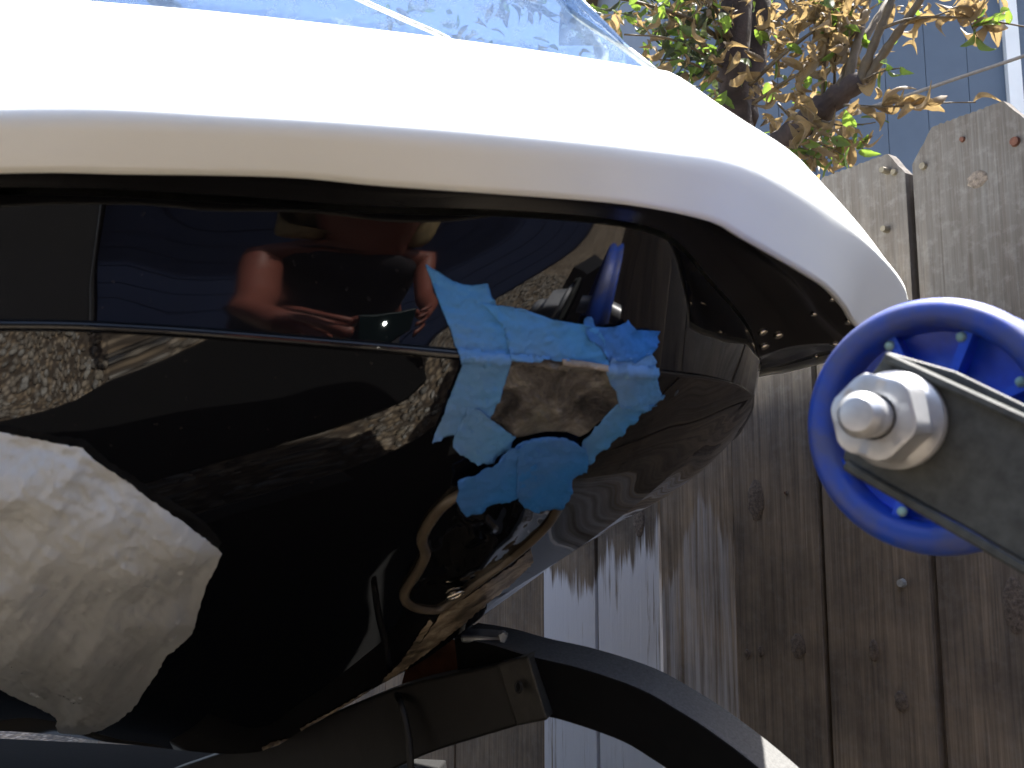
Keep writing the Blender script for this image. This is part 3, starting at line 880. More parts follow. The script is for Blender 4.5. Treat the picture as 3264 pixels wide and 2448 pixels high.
strips = [
 ('T1', TAPE, 1, [(305, 85), (380, 130), (470, 185), (540, 210), (610, 215), (690, 205), (715, 290), (740, 335), (770, 420), (800, 500), (830, 600), (835, 665), (800, 690), (530, 690), (515, 650), (490, 600), (460, 490), (420, 400), (360, 240)],
  'long blue tape strip whose pointed end reaches highest up the side'),
 ('T2', TAPE3, 2, [(520, 655), (700, 650), (838, 660), (830, 700), (800, 790), (760, 900), (705, 1020), (690, 1085), (600, 1110), (480, 1130), (340, 1170), (400, 1040), (450, 900), (500, 780), (530, 690)],
  'blue tape strip running down the left side of the damage to a sharp tip'),
 ('T3', TAPE, 3, [(640, 322), (740, 337), (900, 360), (1000, 392), (1090, 425), (1280, 455), (1360, 470), (1400, 560), (1430, 740), (1300, 718), (1150, 697), (830, 678), (815, 600), (790, 480), (700, 380)],
  'broad blue tape strip along the top edge of the damage'),
 ('T4', TAPE2, 4, [(1275, 458), (1280, 420), (1295, 405), (1315, 406), (1335, 440), (1350, 466), (1420, 470), (1500, 457), (1530, 440), (1548, 424), (1565, 455), (1580, 485), (1650, 488), (1728, 495), (1725, 560), (1690, 622), (1600, 690), (1430, 680), (1380, 600), (1300, 540)],
  'wrinkled doubled blue tape piece with torn tabs at the upper right'),
 ('T5', TAPE3, 3, [(1420, 735), (1440, 660), (1560, 660), (1690, 625), (1718, 700), (1728, 760), (1740, 830), (1752, 872), (1770, 872), (1748, 915), (1700, 960), (1600, 985), (1500, 955), (1480, 860), (1440, 800)],
  'curling blue tape piece closing the right end of the damage'),
 ('T6', TAPE, 2, [(1492, 942), (1620, 960), (1722, 935), (1620, 1020), (1500, 1140), (1300, 1310), (1232, 1365), (1190, 1372), (1235, 1300), (1265, 1200), (1270, 1155), (1310, 1118)],
  'straight blue tape strip slanting down the right lower edge of the damage'),
 ('T7', TAPE3, 3, [(480, 1130), (560, 960), (630, 960), (705, 1030), (860, 1142), (800, 1230), (720, 1290), (620, 1312), (545, 1262), (500, 1225), (470, 1190)],
  'short blue tape strip crossing the lower left corner of the damage'),
 ('T8', TAPE2, 5, [(490, 1380), (620, 1320), (700, 1280), (800, 1190), (870, 1145), (945, 1120), (970, 1200), (965, 1300), (960, 1430), (850, 1470), (700, 1522), (600, 1570), (540, 1597), (512, 1560), (480, 1500), (492, 1440)],
  'blue tape strip slanting down left past the towing eye'),
 ('T9', TAPE2, 6, [(850, 1165), (940, 1118), (1040, 1103), (1130, 1106), (1200, 1130), (1262, 1165), (1285, 1220), (1272, 1310), (1192, 1362), (1188, 1430), (1172, 1500), (1100, 1545), (980, 1562), (900, 1540), (862, 1500), (845, 1440)],
  'doubled blue tape pad folded over the towing eye'),
]
for nme, mat, lay, poly, lab in strips:
    pl = c5(poly)
    sd = hash(nme) % 100 if False else ord(nme[1]) * 3
    def off(x, y, ed, lay=lay, sd=sd):
        w = noise.noise(Vector((x / 40 + sd, y / 22, sd * .7)))
        w2 = noise.noise(Vector(((x + y) / 14 + sd, (x - y) / 60, 2.2)))
        ridge = max(0, 1 - abs(w2) * 5) ** 2
        return .0012 + lay * .0005 + (.004 if lay >= 5 else 0) + .0009 * w + .0011 * ridge + (.0012 if ed < 3 and w > .1 else 0)
    o = sheet_obj('tape_strip', pl, 7, off, mat, None, .5, .0004, sd)
    c = sum((Vector(v.co) for v in o.data.vertices), Vector()) / len(o.data.vertices)
    o.data.transform(Matrix.Translation(-c)); o.location = c
    tag(o, lab, 'tape', 'blue masking tape strips around the damage')

# moulded towing-eye pocket
def c6(pts): return [(1200 + x / 3.16, 1500 + y / 3.16) for x, y in pts]
outl = c6([(1400, 60), (1100, 110), (800, 240), (650, 350), (540, 490), (470, 620), (455, 710), (480, 780), (492, 830), (445, 940), (380, 1050), (310, 1150), (275, 1240), (300, 1310), (390, 1365), (520, 1390), (640, 1375),
           (850, 1230), (1080, 1060), (1300, 900), (1500, 740), (1650, 600), (1760, 470), (1830, 340), (1850, 230), (1800, 120), (1620, 50)])
# closed smooth outline
ring2 = catmull([(x, y, 0) for x, y in outl + outl[:1]], 110)[:-1]
path = []
for q in ring2:
    hh = on_hull(q[0], q[1])
    if hh: path.append(hh[0] + hh[1] * .0012)
own(tube_obj('pocket_rim', [path[k % len(path)] for k in range(8, 103)], .0040, m_simple('tan_rim', (.13, .105, .075), .32, 0, 40, .5, .1), None, 10)).data.name  # rim has its own mottled tan colour, unlike the black hull
poly = [tuple(q[:2]) for q in ring2[::2]]
sp1 = [c6([p])[0] for p in [(1480, 300), (1440, 480), (1330, 640), (1180, 760), (1020, 930), (800, 1020), (500, 1040)]]
def dseg(x, y, line):
    b = 1e9
    for (x1, y1), (x2, y2) in zip(line, line[1:]):
        L2 = (x2 - x1) ** 2 + (y2 - y1) ** 2; t = max(0, min(1, ((x - x1) * (x2 - x1) + (y - y1) * (y2 - y1)) / L2))
        b = min(b, math.hypot(x - x1 - t * (x2 - x1), y - y1 - t * (y2 - y1)))
    return b
cuts = [c6([p])[0] for p in [(820, 420), (950, 480), (1080, 470), (1150, 560)]]
def pocket_off(x, y, ed):
    r = .0004 + .003 * math.exp(-(dseg(x, y, sp1) / 24) ** 2)
    r += .003 * math.exp(-(dseg(x, y, cuts) / 12) ** 2) + .0007 * noise.noise(Vector((x / 40, y / 36, 7)))
    return r * min(1, ed / 14) + .0006
pk = own(sheet_obj('towing_pocket', poly, 8, pocket_off, HULL, seed=9))
pk['label'] = 'moulded black pocket round the towing eye, below the tape'
hh = on_hull(*c6([(780, 1225)])[0])
rp = []
for k in range(13):
    th = 2 * math.pi * k / 12; t1 = Vector((1, 0, 0)); t1 = (t1 - hh[1] * t1.dot(hh[1])).normalized(); t2 = hh[1].cross(t1)
    rp.append(hh[0] + hh[1] * .003 + t1 * (.0075 * math.cos(th)) + t2 * (.0045 * math.sin(th)))
own(tube_obj('drain_ring', rp, .0016, SCREW, None, 8))
# keel streaks: reflection of sunlit ground painted on as tan patches
def m_keel_glint():
    m = M('painted_keel_glint', Roughness=.35)
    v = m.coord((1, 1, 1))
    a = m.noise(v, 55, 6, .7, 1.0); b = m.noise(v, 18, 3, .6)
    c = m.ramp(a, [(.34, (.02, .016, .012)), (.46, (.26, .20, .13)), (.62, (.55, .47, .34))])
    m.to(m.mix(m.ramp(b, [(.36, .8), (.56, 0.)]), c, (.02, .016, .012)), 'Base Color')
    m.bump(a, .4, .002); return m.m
KEEL_GLINT = m_keel_glint()
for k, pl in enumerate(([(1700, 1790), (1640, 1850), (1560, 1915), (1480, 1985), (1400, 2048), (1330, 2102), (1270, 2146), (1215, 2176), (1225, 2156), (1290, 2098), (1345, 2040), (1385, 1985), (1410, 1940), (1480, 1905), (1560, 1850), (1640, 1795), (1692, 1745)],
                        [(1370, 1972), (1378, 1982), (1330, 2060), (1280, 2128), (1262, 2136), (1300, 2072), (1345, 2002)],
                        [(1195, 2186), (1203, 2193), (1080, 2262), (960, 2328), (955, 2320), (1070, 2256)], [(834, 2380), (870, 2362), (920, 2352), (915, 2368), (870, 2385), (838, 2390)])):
    own(sheet_obj('painted_streak', pl, 8, lambda x, y, e: .0009, KEEL_GLINT, None, 2.5, 0, 40 + k))
# bow facet: the flat edge moulding at the front of the pocket
arc = [c6([p])[0] for p in [(1930, 380), (1945, 480), (1942, 640), (1890, 780), (1800, 910), (1700, 1010)]]
ap = [on_hull(*q) for q in arc]; ap = [a[0] + a[1] * .001 for a in ap if a]
pass

# ------------------------------------------------------------------ plastic film hanging on the hull
bagp = [(-260, 1300), (0, 1365), (130, 1392), (270, 1417), (300, 1450), (350, 1486), (420, 1528), (480, 1580), (540, 1612), (600, 1650), (655, 1690), (707, 1745), (690, 1790), (655, 1850), (632, 1925), (612, 2000), (570, 2045),
        (530, 2080), (505, 2130), (470, 2180), (430, 2240), (380, 2280), (330, 2312), (260, 2332), (215, 2328), (190, 2320), (182, 2300), (188, 2285), (172, 2265), (90, 2225), (0, 2180), (-300, 2050)]
def bag_off(x, y, ed):
    puff = .013 * (1 - math.exp(-ed / 110))
    w = noise.noise(Vector((x / 190, y / 150, .3))) * .012
    a = noise.noise(Vector(((x * .8 + y * .6) / 34, (x * .6 - y * .8) / 190, 5)))
    b = noise.noise(Vector(((x * .5 - y * .85) / 30, (x * .85 + y * .5) / 170, 8)))
    r = .0006 * (a + b) + .0016 * max(0, 1 - abs(b) * 7) + .0012 * max(0, 1 - abs(a) * 9)
    v1 = noise.voronoi(Vector((x / 200 + 3, y / 150, 0)))[0]; v2 = noise.voronoi(Vector(((x + y) / 110, (x - y) / 330 + 9, 0)))[0]
    cr = (v1[1] - v1[0]) * .004 + (v2[1] - v2[0]) * .003
    return .005 + puff + (w + r - cr) * min(1, ed / 40 + .25)
bag = sheet_obj('plastic_film', bagp, 10, bag_off, BAG, None, 2.5, 0, 21)
c = sum((Vector(v.co) for v in bag.data.vertices), Vector()) / len(bag.data.vertices)
bag.data.transform(Matrix.Translation(-c)); bag.location = c
tag(bag, 'crumpled translucent white plastic film hanging against the black hull', 'plastic film')

# ------------------------------------------------------------------ trailer
def lathe_(prof, seg=40):
    V = [(r * math.cos(2 * math.pi * k / seg), r * math.sin(2 * math.pi * k / seg), z) for r, z in prof for k in range(seg)]
    return V, grid_faces(len(prof), seg, closed=True)
trl = empty('boat_trailer', (.1, .9, 0))
tag(trl, 'black steel boat trailer with a blue bow roller and curved tongue', 'trailer')
tinv2 = Matrix.Translation(-Vector(trl.location))
def tp(o, parent=None):
    o.parent = parent or trl
    if o.parent == trl: o.matrix_parent_inverse = tinv2
    return o
def beam(name, tops, thick, depth_vec, mat, n=24, topmat=None, open_=False):
    """rectangular bar: tops = top front edge points, goes down by thick and back by depth_vec"""
    t = catmull(tops, n)
    V = []
    dv = Vector(depth_vec)
    for i, q in enumerate(t):
        q = Vector(q); th = thick[min(i, len(thick) - 1)] if hasattr(thick, '__len__') else thick
        tg = Vector(t[min(i + 1, n - 1)]) - Vector(t[max(i - 1, 0)]); tg.normalize()
        dn = tg.cross(dv).normalized()
        if dn.z > 0: dn = -dn
        V += [q, q + dn * th, q + dn * th + dv, q + dv]
    f = []
    for i in range(n - 1):
        for k in range(4): f.append((i * 4 + k, i * 4 + (k + 1) % 4, (i + 1) * 4 + (k + 1) % 4, (i + 1) * 4 + k))
    f += [(0, 1, 2, 3), ((n - 1) * 4 + 3, (n - 1) * 4 + 2, (n - 1) * 4 + 1, (n - 1) * 4)]
    bm = bmesh.new(); vs = [bm.verts.new(v) for v in V]; mats = []
    for ff in f: bm.faces.new([vs[k] for k in ff])
    bmesh.ops.recalc_face_normals(bm, faces=bm.faces)
    o = bm_obj(name, bm, mat)
    if topmat:
        o.data.materials.append(topmat)
        for i in range(n - 1): o.data.polygons[i * 4 + 3].material_index = 1
    b = o.modifiers.new('b', 'BEVEL'); b.width = .0025; b.segments = 2
    return tp(o)
# curved tongue tube
tong = [P(1445, 2030, 1.00), P(1560, 2052, .96), P(1680, 2088, .92), P(1820, 2120, .905), P(1960, 2163, .89), P(2060, 2203, .88), P(2150, 2255, .87), P(2250, 2318, .86), P(2400, 2430, .85),
        P(2560, 2570, .84), P(2750, 2760, .84)]
beam('tongue', tong, .052, Vector((.022, .050, .010)), MATT, 40, DUSTY)
# crossmember passing under the hull
cm = [P(1676, 2094, .90), P(1574, 2120, .93), P(1325, 2174, 1.0), P(1200, 2214, 1.03), P(1000, 2296, 1.06), P(760, 2380, 1.08), P(500, 2470, 1.10)]
beam('crossmember', [cm[0], cm[1], cm[2], cm[3], SK(.27, .62, cm[3].z - .0)] if False else cm, [.052 + .045 * k / 23 for k in range(24)], Vector((.012, .050, 0)), STEEL)
ep = beam('end_bracket', [P(1683, 2090, .894), P(1622, 2106, .912), P(1583, 2117, .923)], .056, Vector((.012, .058, 0)),
          m_simple('worn_bracket_paint', (.06, .058, .052), .45, .2, 60, .5, .2), 4)
# bolt hole ring
h0 = P(1652, 2190, .8995)
rp = [h0 + Vector((.0040 * math.cos(t_) * .7, -.0040 * math.cos(t_) * .7, .0048 * math.sin(t_))) for t_ in [2 * math.pi * k / 12 for k in range(13)]]
tp(tube_obj('bolt_hole', rp, .0011, STEEL, None, 6))
dsk = mesh_obj('hole_inside', [h0] + rp[:-1], [(0, k + 1, (k + 1) % 12 + 1) for k in range(12)], M('hole_dark', Base_Color=(.004, .004, .004), Roughness=1).m); tp(dsk)
# u-bolt
ub = [P(1268, 2215, 1.02), P(1276, 2240, .998), P(1290, 2290, .994), P(1302, 2350, .992), P(1308, 2420, .990), P(1312, 2520, .99)]
tp(tube_obj('u_bolt', catmull(ub, 16), .0036, STEEL, None, 10))
# rusty plate and grey strap behind
rpl = [P(1440, 2048, 1.10), P(1640, 2098, 1.06), P(1590, 2160, 1.06), P(1420, 2215, 1.07), P(1290, 2200, 1.08), P(1310, 2120, 1.10)]
o = mesh_obj('bunk_plate', rpl, [(0, 1, 2, 3, 4, 5)], RUST); s = o.modifiers.new('t', 'SOLIDIFY'); s.thickness = .01; tp(o)
o['label'] = 'rust brown plate behind the crossmember'
for (pts, w) in (([(1468, 2024, .985), (1530, 2026, .975), (1590, 2030, .97), (1616, 2034, .965)], .008), ([(1480, 2010, 1.02), (1540, 2014, 1.01), (1600, 2024, 1.0)], .005)):
    beam('strap', [P(*p) for p in pts], w, Vector((.0, .03, .004)), GALV, 10)
beam('strap', [P(1588, 2022, .962), P(1604, 2019, .961), P(1620, 2026, .960)], .017, Vector((0, .025, 0)), GALV, 6)

# frame rails and bunks under the hull
beam('added_dark_board', [SK(.12, -.34, .50), SK(1.0, -.34, .50), SK(2.4, -.34, .50)], .02, Vector((NB * .64)[:]), MATT, 6)  # unseen board added under the keel to blacken the hull's reflection
for b_s in (-.30, .30):
    beam('frame_rail', [SK(.35, b_s, .52), SK(1.2, b_s * 1.3, .50), SK(2.6, b_s * 1.5, .50)], .06, Vector((.015, .05, 0)), STEEL, 10)
    beam('bunk', [SK(.55, b_s * .9, .665), SK(2.5, b_s * .9, .625)], .04, Vector((.03, .09, .02)), m_simple('black_carpet', (.012, .012, .012), 1., 0, 300, .4, .4), 6)
    wc_ = SK(1.75, b_s * 2.8, .27); wd = (SK(1.75, b_s * 2.8 + .16, .27) - wc_)
    pr = [(.13, -.08), (.22, -.085), (.262, -.06), (.27, 0), (.262, .06), (.22, .085), (.13, .08)]
    Vv, ff = lathe_([(r_, z_) for r_, z_ in pr])
    Mw = Matrix.Translation(wc_) @ wd.to_track_quat('Z', 'Y').to_matrix().to_4x4()
    beam('added_dark_panel', [SK(.15, b_s * 1.5, .55) if b_s > 0 else SK(.1, -.36, .30), SK(.9, b_s * 1.7, .57) if b_s > 0 else SK(.9, -.42, .30), SK(2.4, b_s * 1.9, .57) if b_s > 0 else SK(2.4, -.45, .30)], .03, Vector((NB * (.34 if b_s > 0 else -.36))[:]), MATT, 8)  # wide dark panels added out of view to darken what the hull mirrors
    ty = tp(mesh_obj('tyre', [Mw @ Vector(v) for v in Vv], ff, m_simple('tyre_rubber', (.012, .012, .012), .8), None, True))
    Vv, ff = lathe_([(.001, .04), (.05, .045), (.11, .03), (.135, .078), (.135, -.078), (.001, -.07)])
    tp(mesh_obj('rim', [Mw @ Vector(v) for v in Vv], ff, GALV, None, True), ty)

# bow roller: local frame with z along its axle towards the camera
wc = P(2985, 1358, .50)
pin = P(2672, 1312, .405)
az = (pin - wc).normalized()
WM = Matrix.Translation(wc) @ az.to_track_quat('Z', 'Y').to_matrix().to_4x4()
def lathe(prof, seg=72):
    V = [(r * math.cos(2 * math.pi * k / seg), r * math.sin(2 * math.pi * k / seg), z) for r, z in prof for k in range(seg)]
    return V, grid_faces(len(prof), seg, closed=True)
def lathe_obj(name, prof, mat, parent, M_=WM, seg=72, smooth=True):
    V, f = lathe(prof, seg)
    o = mesh_obj(name, [M_ @ Vector(v) for v in V], f, mat, None, smooth)
    tp(o, parent)
    bm = bmesh.new(); bm.from_mesh(o.data); bmesh.ops.recalc_face_normals(bm, faces=bm.faces); bm.to_mesh(o.data); bm.free()
    return o
RO = .0640
roller = lathe_obj('bow_roller', [(RO * .77, -.034), (RO * .92, -.034), (RO * .985, -.031), (RO, -.025), (RO * .955, -.015), (RO * .955, -.011), (RO * .985, -.004), (RO, .004), (RO * .985, .010),
                                  (RO * .95, .0145), (RO * .90, .0160), (RO * .84, .0158), (RO * .79, .0140), (RO * .765, .0105), (RO * .755, .004), (RO * .75, -.010)], POLY, trl)
roller['label'] = 'blue polyurethane bow roller'
web = lathe_obj('web', [(RO * .76, -.004), (RO * .60, -.007), (RO * .35, -.006), (RO * .30, .004), (RO * .12, .006)], POLY_IN, roller)
for k in range(8):
    th = 2 * math.pi * k / 8 + .35
    bm = bmesh.new(); box(bm, (RO * .28, -.0022, -.008), (RO * .765, .0022, .008))
    bmesh.ops.transform(bm, matrix=WM @ Matrix.Rotation(th, 4, 'Z'), verts=bm.verts)
    tp(bm_obj('rib', bm, POLY_IN), roller)
    if k in (0, 1, 2, 5, 6, 7):
        bm = bmesh.new(); bmesh.ops.create_icosphere(bm, subdivisions=2, radius=.0026)
        for v in bm.verts: v.co *= 1 + .25 * noise.noise(v.co * 900)
        bmesh.ops.transform(bm, matrix=WM @ Matrix.Rotation(th + .05, 4, 'Z') @ Matrix.Translation((RO * .71, 0, .008)), verts=bm.verts)
        tp(bm_obj('grit', bm, GRIT, None, True), roller)
# bracket arm in a plane in front of the roller
ao = WM @ Vector((0, 0, .055)); an = az
def on_arm(px, py, lift=0): 
    return hit_plane(px, py, ao + an * lift, an)
armp = [(2826, 1121), (3040, 1182), (3264, 1290), (3620, 1468), (3900, 2250), (3264, 1792), (3067, 1676), (2870, 1572), (2684, 1468), (2690, 1440), (2755, 1225)]
V = [on_arm(*p) for p in armp] + [on_arm(*p) - an * .005 for p in armp]
n_ = len(armp)
arm = mesh_obj('bracket_arm', V, [tuple(range(n_))[::-1], tuple(range(n_, 2 * n_))] + [(k, (k + 1) % n_, n_ + (k + 1) % n_, n_ + k) for k in range(n_)], GREYP)
bm = bmesh.new(); bm.from_mesh(arm.data); bmesh.ops.recalc_face_normals(bm, faces=bm.faces); bm.to_mesh(arm.data); bm.free()
bv = arm.modifiers.new('b', 'BEVEL'); bv.width = .0012; bv.segments = 2
tp(arm)
# folded flange along the upper and the slanted edge
def flange_strip(name, a, b, up, mat):
    pa, pb = on_arm(*a), on_arm(*b); d = (pb - pa).normalized(); s = d.cross(an).normalized()
    if s.z < 0: s = -s
    bm = bmesh.new(); vs = []
    for p in (pa, pb):
        vs.append([bm.verts.new(p + s * x + an * y) for x, y in ((-.0035, .0), (.001, .0), (.001, up), (-.0035, up))])
    for k in range(4): bm.faces.new((vs[0][k], vs[0][(k + 1) % 4], vs[1][(k + 1) % 4], vs[1][k]))
    bm.faces.new(vs[0]); bm.faces.new(vs[1][::-1]); bmesh.ops.recalc_face_normals(bm, faces=bm.faces)
    o = bm_obj(name, bm, mat); b_ = o.modifiers.new('b', 'BEVEL'); b_.width = .001; tp(o, arm)
flange_strip('arm_flange', (2832, 1130), (3560, 1460), .005, GREYP)
flange_strip('arm_flange', (2700, 1474), (3700, 2050), .003, GREYP)
# post that carries the arm (outside the frame)
pb = on_arm(3760, 1860)
post = box_obj('post', (pb.x - .02, pb.y - .03, .45), (pb.x + .04, pb.y + .03, pb.z + .08), STEEL); tp(post)
# second arm on the other side of the roller
V2 = [v - an * .098 for v in V]
arm2 = mesh_obj('bracket_arm', V2, [tuple(range(n_))[::-1], tuple(range(n_, 2 * n_))] + [(k, (k + 1) % n_, n_ + (k + 1) % n_, n_ + k) for k in range(n_)], GREYP); tp(arm2)
# bolt, nut and washer, coaxial with the roller
def axm(z): return WM @ Matrix.Translation((0, 0, z))
tp(mesh_obj('washer', [axm(.031) @ Vector((r * math.cos(t_), r * math.sin(t_), z)) for z, r in ((.0255, .0225), (.0277, .0225)) for t_ in [2 * math.pi * k / 40 for k in range(40)]],
            grid_faces(2, 40, closed=True) + [tuple(range(40, 80))], ZINC))
bm = bmesh.new()
hexr = .0205
prof = [(.0222, .0000, 0), (.0224, .0030, 0), (.0205, .0048, 0), (1.0, .0062, 1), (1.0, .0210, 1), (.92, .0236, 1), (.80, .0242, 1), (.50, .0238, 1)]
seg = 48; V = []
for r, z, hx in prof:
    for k in range(seg):
        th = 2 * math.pi * k / seg
        if hx:
            a = (th + .35) % (math.pi / 3) - math.pi / 6
            rh = hexr * math.cos(math.pi / 6) / math.cos(a)
            if r < 1:                                    # chamfer: the corners round off
                rh = min(rh, hexr * (.93 if r > .9 else r))
            rr_ = rh if r >= .9 else hexr * r
        else: rr_ = r
        V.append((rr_ * math.cos(th), rr_ * math.sin(th), z))
nut = mesh_obj('nut', [axm(.058) @ Vector((v[0], v[1], v[2] * 1.2)) for v in V], grid_faces(len(prof), seg, closed=True), ZINC, None, False)
bm = bmesh.new(); bm.from_mesh(nut.data); bmesh.ops.recalc_face_normals(bm, faces=bm.faces); bm.to_mesh(nut.data); bm.free()
nut.data.shade_smooth(); es = nut.modifiers.new('e', 'EDGE_SPLIT'); es.split_angle = math.radians(28); tp(nut)
bp_ = [(.0092, 0), (.0092, .034), (.0100, .0345), (.0101, .0395), (.0094, .0410), (.0072, .0440), (.0066, .0442), (.0001, .0442)]
V, f = lathe(bp_, 36)
bolt = mesh_obj('axle_bolt', [axm(.061) @ Vector(v) for v in V], f, ZINC, None, True)
bm = bmesh.new(); bm.from_mesh(bolt.data); bmesh.ops.recalc_face_normals(bm, faces=bm.faces); bm.to_mesh(bolt.data); bm.free()
es = bolt.modifiers.new('e', 'EDGE_SPLIT'); es.split_angle = math.radians(35); tp(bolt)
ax2 = lathe_obj('axle', [(.0095, -.085), (.0095, .031)], ZINC, trl)

# ------------------------------------------------------------------ what the hull mirrors: yard behind the photographer
def far_house():
    h = empty('neighbour_house', (0, -2.75, 0))
    tag(h, 'low navy blue clad house mirrored in the black hull behind the photographer', 'house')
    NAVY = m_simple('navy_siding', (.018, .032, .085), .6, 0, 5, .2, .1)
    GR = m_simple('charcoal_wall', (.035, .034, .034), .8, 0, 6, .3, .2)
    box_obj('wall', (-.62, -3, 0), (6.5, -.03, 2.75), NAVY, h)
    for k in range(13): box_obj('siding_board', (-.62, -.03, .05 + k * .2), (6.5, -.012 + .002 * (k % 2), .05 + k * .2 + .19), NAVY, h)
    box_obj('side_wall', (-9, -2.6, 0), (-.66, .35, 2.7), GR, h)
    box_obj('downpipe', (-.655, .30, 0), (-.643, .36, 2.7), GALV, h)
    for x in (-4.2, 2.6, 4.8):
        f = box_obj('window', (x, -.02 if x > 0 else .34, 1.2), (x + 1.0, .02 if x > 0 else .38, 2.3), TRIM, h)
        box_obj('pane', (x + .06, .021 if x > 0 else .381, 1.26), (x + .94, .024 if x > 0 else .384, 2.24), M('dark_pane', Base_Color=(.01, .012, .015), Roughness=.05).m, f)
    box_obj('roof', (-9.3, -4, 2.76), (6.8, .5, 2.86), m_simple('grey_roof', (.06, .06, .06), .9), h)
far_house()

# ------------------------------------------------------------------ the photographer, seen mirrored in the hull
def skin_body(name, joints, edges, mat, parent, root=0, sub=2):
    me = bpy.data.meshes.new(name)
    me.from_pydata([j[0] for j in joints], edges, [])
    o = bpy.data.objects.new(name, me); col.objects.link(o)
    o.parent = parent
    o.modifiers.new('skin', 'SKIN').use_smooth_shade = True
    for i, j in enumerate(joints):
        me.skin_vertices[0].data[i].radius = (j[1], j[2] if len(j) > 2 else j[1]); me.skin_vertices[0].data[i].use_root = (i == root)
    s = o.modifiers.new('sub', 'SUBSURF'); s.levels = sub; s.render_levels = sub
    me.materials.append(mat); return o

SKIN = m_simple('sunburnt_skin', (.19, .060, .040), .5, 0, 30, .15, .1); SKIN.node_tree.nodes['Principled BSDF'].inputs['Subsurface Weight'].default_value = .05
SHIRT = m_simple('dark_tank_top', (.012, .010, .014), .9, 0, 200, .3, .2)
SHORTS = m_simple('dark_trousers', (.014, .014, .018), .9, 0, 200, .3, .2)
HAIR = m_simple('blond_hair', (.30, .22, .10), .55, 0, 90, .5, .6, .004)
person = empty('person', (0, -.75, 0))
tag(person, 'blond person in a dark sleeveless top holding a phone, mirrored in the black hull', 'person')
def q_(x, y, z): return (x, y + .75, z)
PZ = CAMZ
J = [(q_(0.035, -1.22, .76), .13, .105), (q_(0.035, -1.1, .90), .115, .095), (q_(0.035, -0.99, 1.04), .125, .10), (q_(0.035, -0.92, 1.15), .12, .085), (q_(0.035, -0.88, 1.23), .050, .050),
     (q_(0.035, -0.83, 1.30), .052, .06), (q_(0.035, -0.81, 1.385), .066, .092), (q_(0.035, -0.81, 1.455), .055, .075),
     (q_(0.1745, -0.9, 1.14), .052, .050), (q_(0.18035, -0.78, 1.04), .044, .044), (q_(0.188, -0.58, .95), .038, .038), (q_(0.167, -0.27, .945), .032, .032), (q_(0.115, -0.09, .962), .024, .024), (q_(0.095, -0.055, .967), .032, .018),
     (q_(-0.1045, -0.9, 1.14), .052, .050), (q_(-0.11035, -0.78, 1.04), .044, .044), (q_(-0.118, -0.58, .95), .038, .038), (q_(-0.137, -0.27, .945), .032, .032), (q_(-0.115, -0.09, .962), .024, .024), (q_(-0.095, -0.055, .967), .032, .018),
     (q_(0.134, -1.24, .70), .095, .095), (q_(0.17, -0.92, .48), .060, .062), (q_(0.161, -1.14, .10), .04, .042), (q_(0.17, -1, .035), .042, .028),
     (q_(-0.064, -1.24, .70), .095, .095), (q_(-0.1, -0.92, .48), .060, .062), (q_(-0.091, -1.14, .10), .04, .042), (q_(-0.1, -1, .035), .042, .028)]
Eg = [(0, 1), (1, 2), (2, 3), (3, 4), (4, 5), (5, 6), (6, 7), (3, 8), (8, 9), (9, 10), (10, 11), (11, 12), (12, 13), (3, 14), (14, 15), (15, 16), (16, 17), (17, 18), (18, 19),
      (0, 20), (20, 21), (21, 22), (22, 23), (0, 24), (24, 25), (25, 26), (26, 27)]
bodyo = skin_body('body', J, Eg, SKIN, person)
sh = skin_body('tank_top', [(q_(0.035, -1.22, .75), .145, .12), (q_(0.035, -1.1, .90), .130, .112), (q_(0.035, -0.98, 1.04), .150, .130), (q_(0.035, -0.9, 1.14), .155, .130), (q_(0.035, -0.885, 1.215), .085, .085), (q_(0.107, -0.885, 1.195), .062, .065), (q_(-0.037, -0.885, 1.195), .062, .065)],
               [(0, 1), (1, 2), (2, 3), (3, 4), (3, 5), (3, 6)], SHIRT, person)
st = skin_body('trousers', [(q_(0.035, -1.23, .75), .150, .120), (q_(0.134, -1.24, .70), .115, .115), (q_(0.17, -0.915, .48), .078, .078), (q_(0.161, -1.14, .12), .058, .058), (q_(-0.064, -1.24, .70), .115, .115), (q_(-0.1, -0.915, .48), .078, .078), (q_(-0.091, -1.14, .12), .058, .058)],
               [(0, 1), (1, 2), (2, 3), (0, 4), (4, 5), (5, 6)], SHORTS, person)
hr = skin_body('hair', [(q_(0.035, -0.845, 1.425), .092, .095), (q_(0.035, -0.83, 1.485), .088, .092), (q_(0.1052, -0.85, 1.34), .042, .048), (q_(0.1178, -0.85, 1.23), .036, .04), (q_(-0.0352, -0.85, 1.34), .042, .048), (q_(-0.0478, -0.85, 1.23), .036, .04), (q_(0.035, -0.91, 1.29), .065, .05)],
               [(0, 1), (0, 2), (2, 3), (0, 4), (4, 5), (0, 6)], HAIR, person)
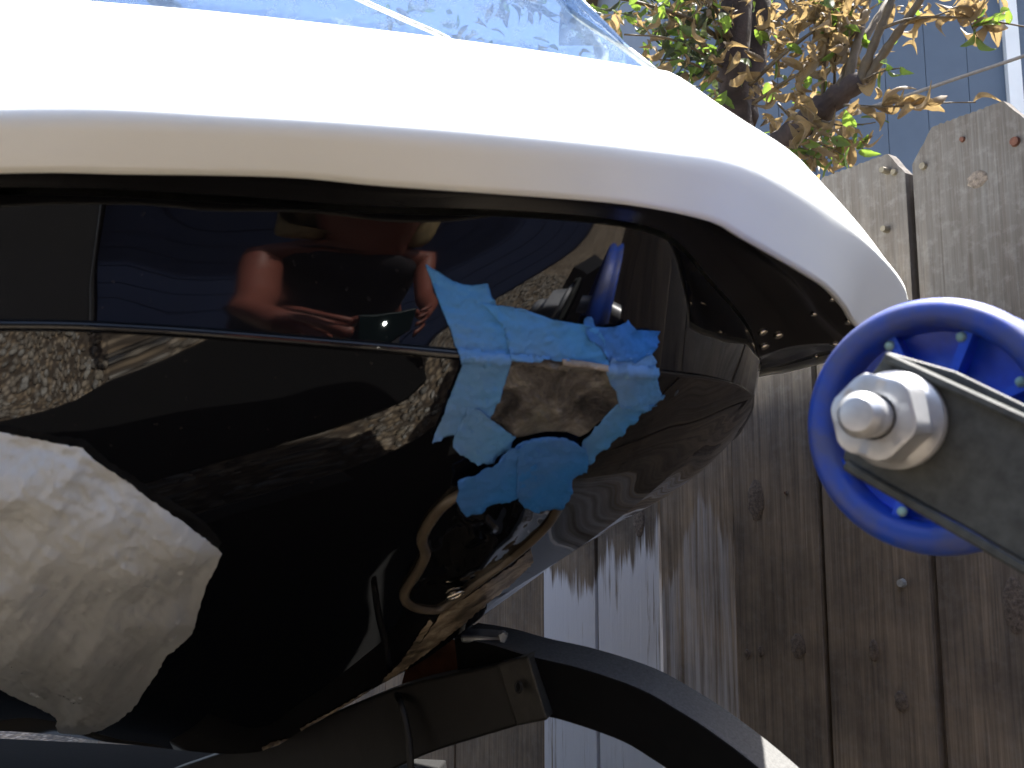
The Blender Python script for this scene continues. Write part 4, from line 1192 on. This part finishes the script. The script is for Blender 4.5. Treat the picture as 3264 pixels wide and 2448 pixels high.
# face details
for sx in (-1, 1):
    bm = bmesh.new(); bmesh.ops.create_uvsphere(bm, u_segments=12, v_segments=8, radius=.011)
    bmesh.ops.translate(bm, verts=bm.verts, vec=q_(.035 + sx * .028, -.742, 1.385)); bm_obj('eye', bm, M('eye', Base_Color=(.5, .5, .5), Roughness=.1).m, person, True)
    # five fingers on each hand, curled round the phone
    for k in range(4):
        zz = .994 - k * .018; ln = (.9, 1.0, .95, .8)[k]
        skin_body('finger', [(q_(sx * .098, -.052, zz), .0085), (q_(sx * (.104), -.028, zz + .002), .0080), (q_(sx * .088, -.012, zz + .002), .0075), (q_(sx * (.088 - .020 * ln), -.0085, zz), .0062)],
                  [(0, 1), (1, 2), (2, 3)], SKIN, person, sub=1)
    skin_body('thumb', [(q_(sx * .092, -.058, .962), .011), (q_(sx * .070, -.048, .985), .010), (q_(sx * .052, -.036, .998), .008)], [(0, 1), (1, 2)], SKIN, person, sub=1)
bm = bmesh.new(); bmesh.ops.create_cone(bm, cap_ends=True, segments=10, radius1=.014, radius2=.006, depth=.045)
bmesh.ops.translate(bm, verts=bm.verts, vec=q_(.035, -.722, 1.345)); bm_obj('nose', bm, SKIN, person, True)
# the phone: held level, its lens at the camera
phone = empty('phone', (0, -.022, CAMZ - .004))
tag(phone, 'dark phone held level in both hands, mirrored in the black hull', 'phone')
bm = bmesh.new(); box(bm, (-.085, -.0045, -.030), (.040, .0045, .029))
po = bm_obj('case', bm, M('phone_black', Base_Color=(.01, .022, .022), Roughness=.15).m, phone); po.location = (.022, 0, 0)
b_ = po.modifiers.new('b', 'BEVEL'); b_.width = .004; b_.segments = 3
bm = bmesh.new(); bmesh.ops.create_cone(bm, cap_ends=True, segments=20, radius1=.0035, radius2=.0035, depth=.002)
bmesh.ops.rotate(bm, verts=bm.verts, cent=(0, 0, 0), matrix=Matrix.Rotation(math.radians(90), 3, 'X'))
fm = M('flash_led', Base_Color=(1, 1, 1)); fm.set('Emission Color', (1, .98, .9)); fm.set('Emission Strength', 60.)
fo = bm_obj('flash', bm, fm.m, phone); fo.location = (-.012, .0055, .004)
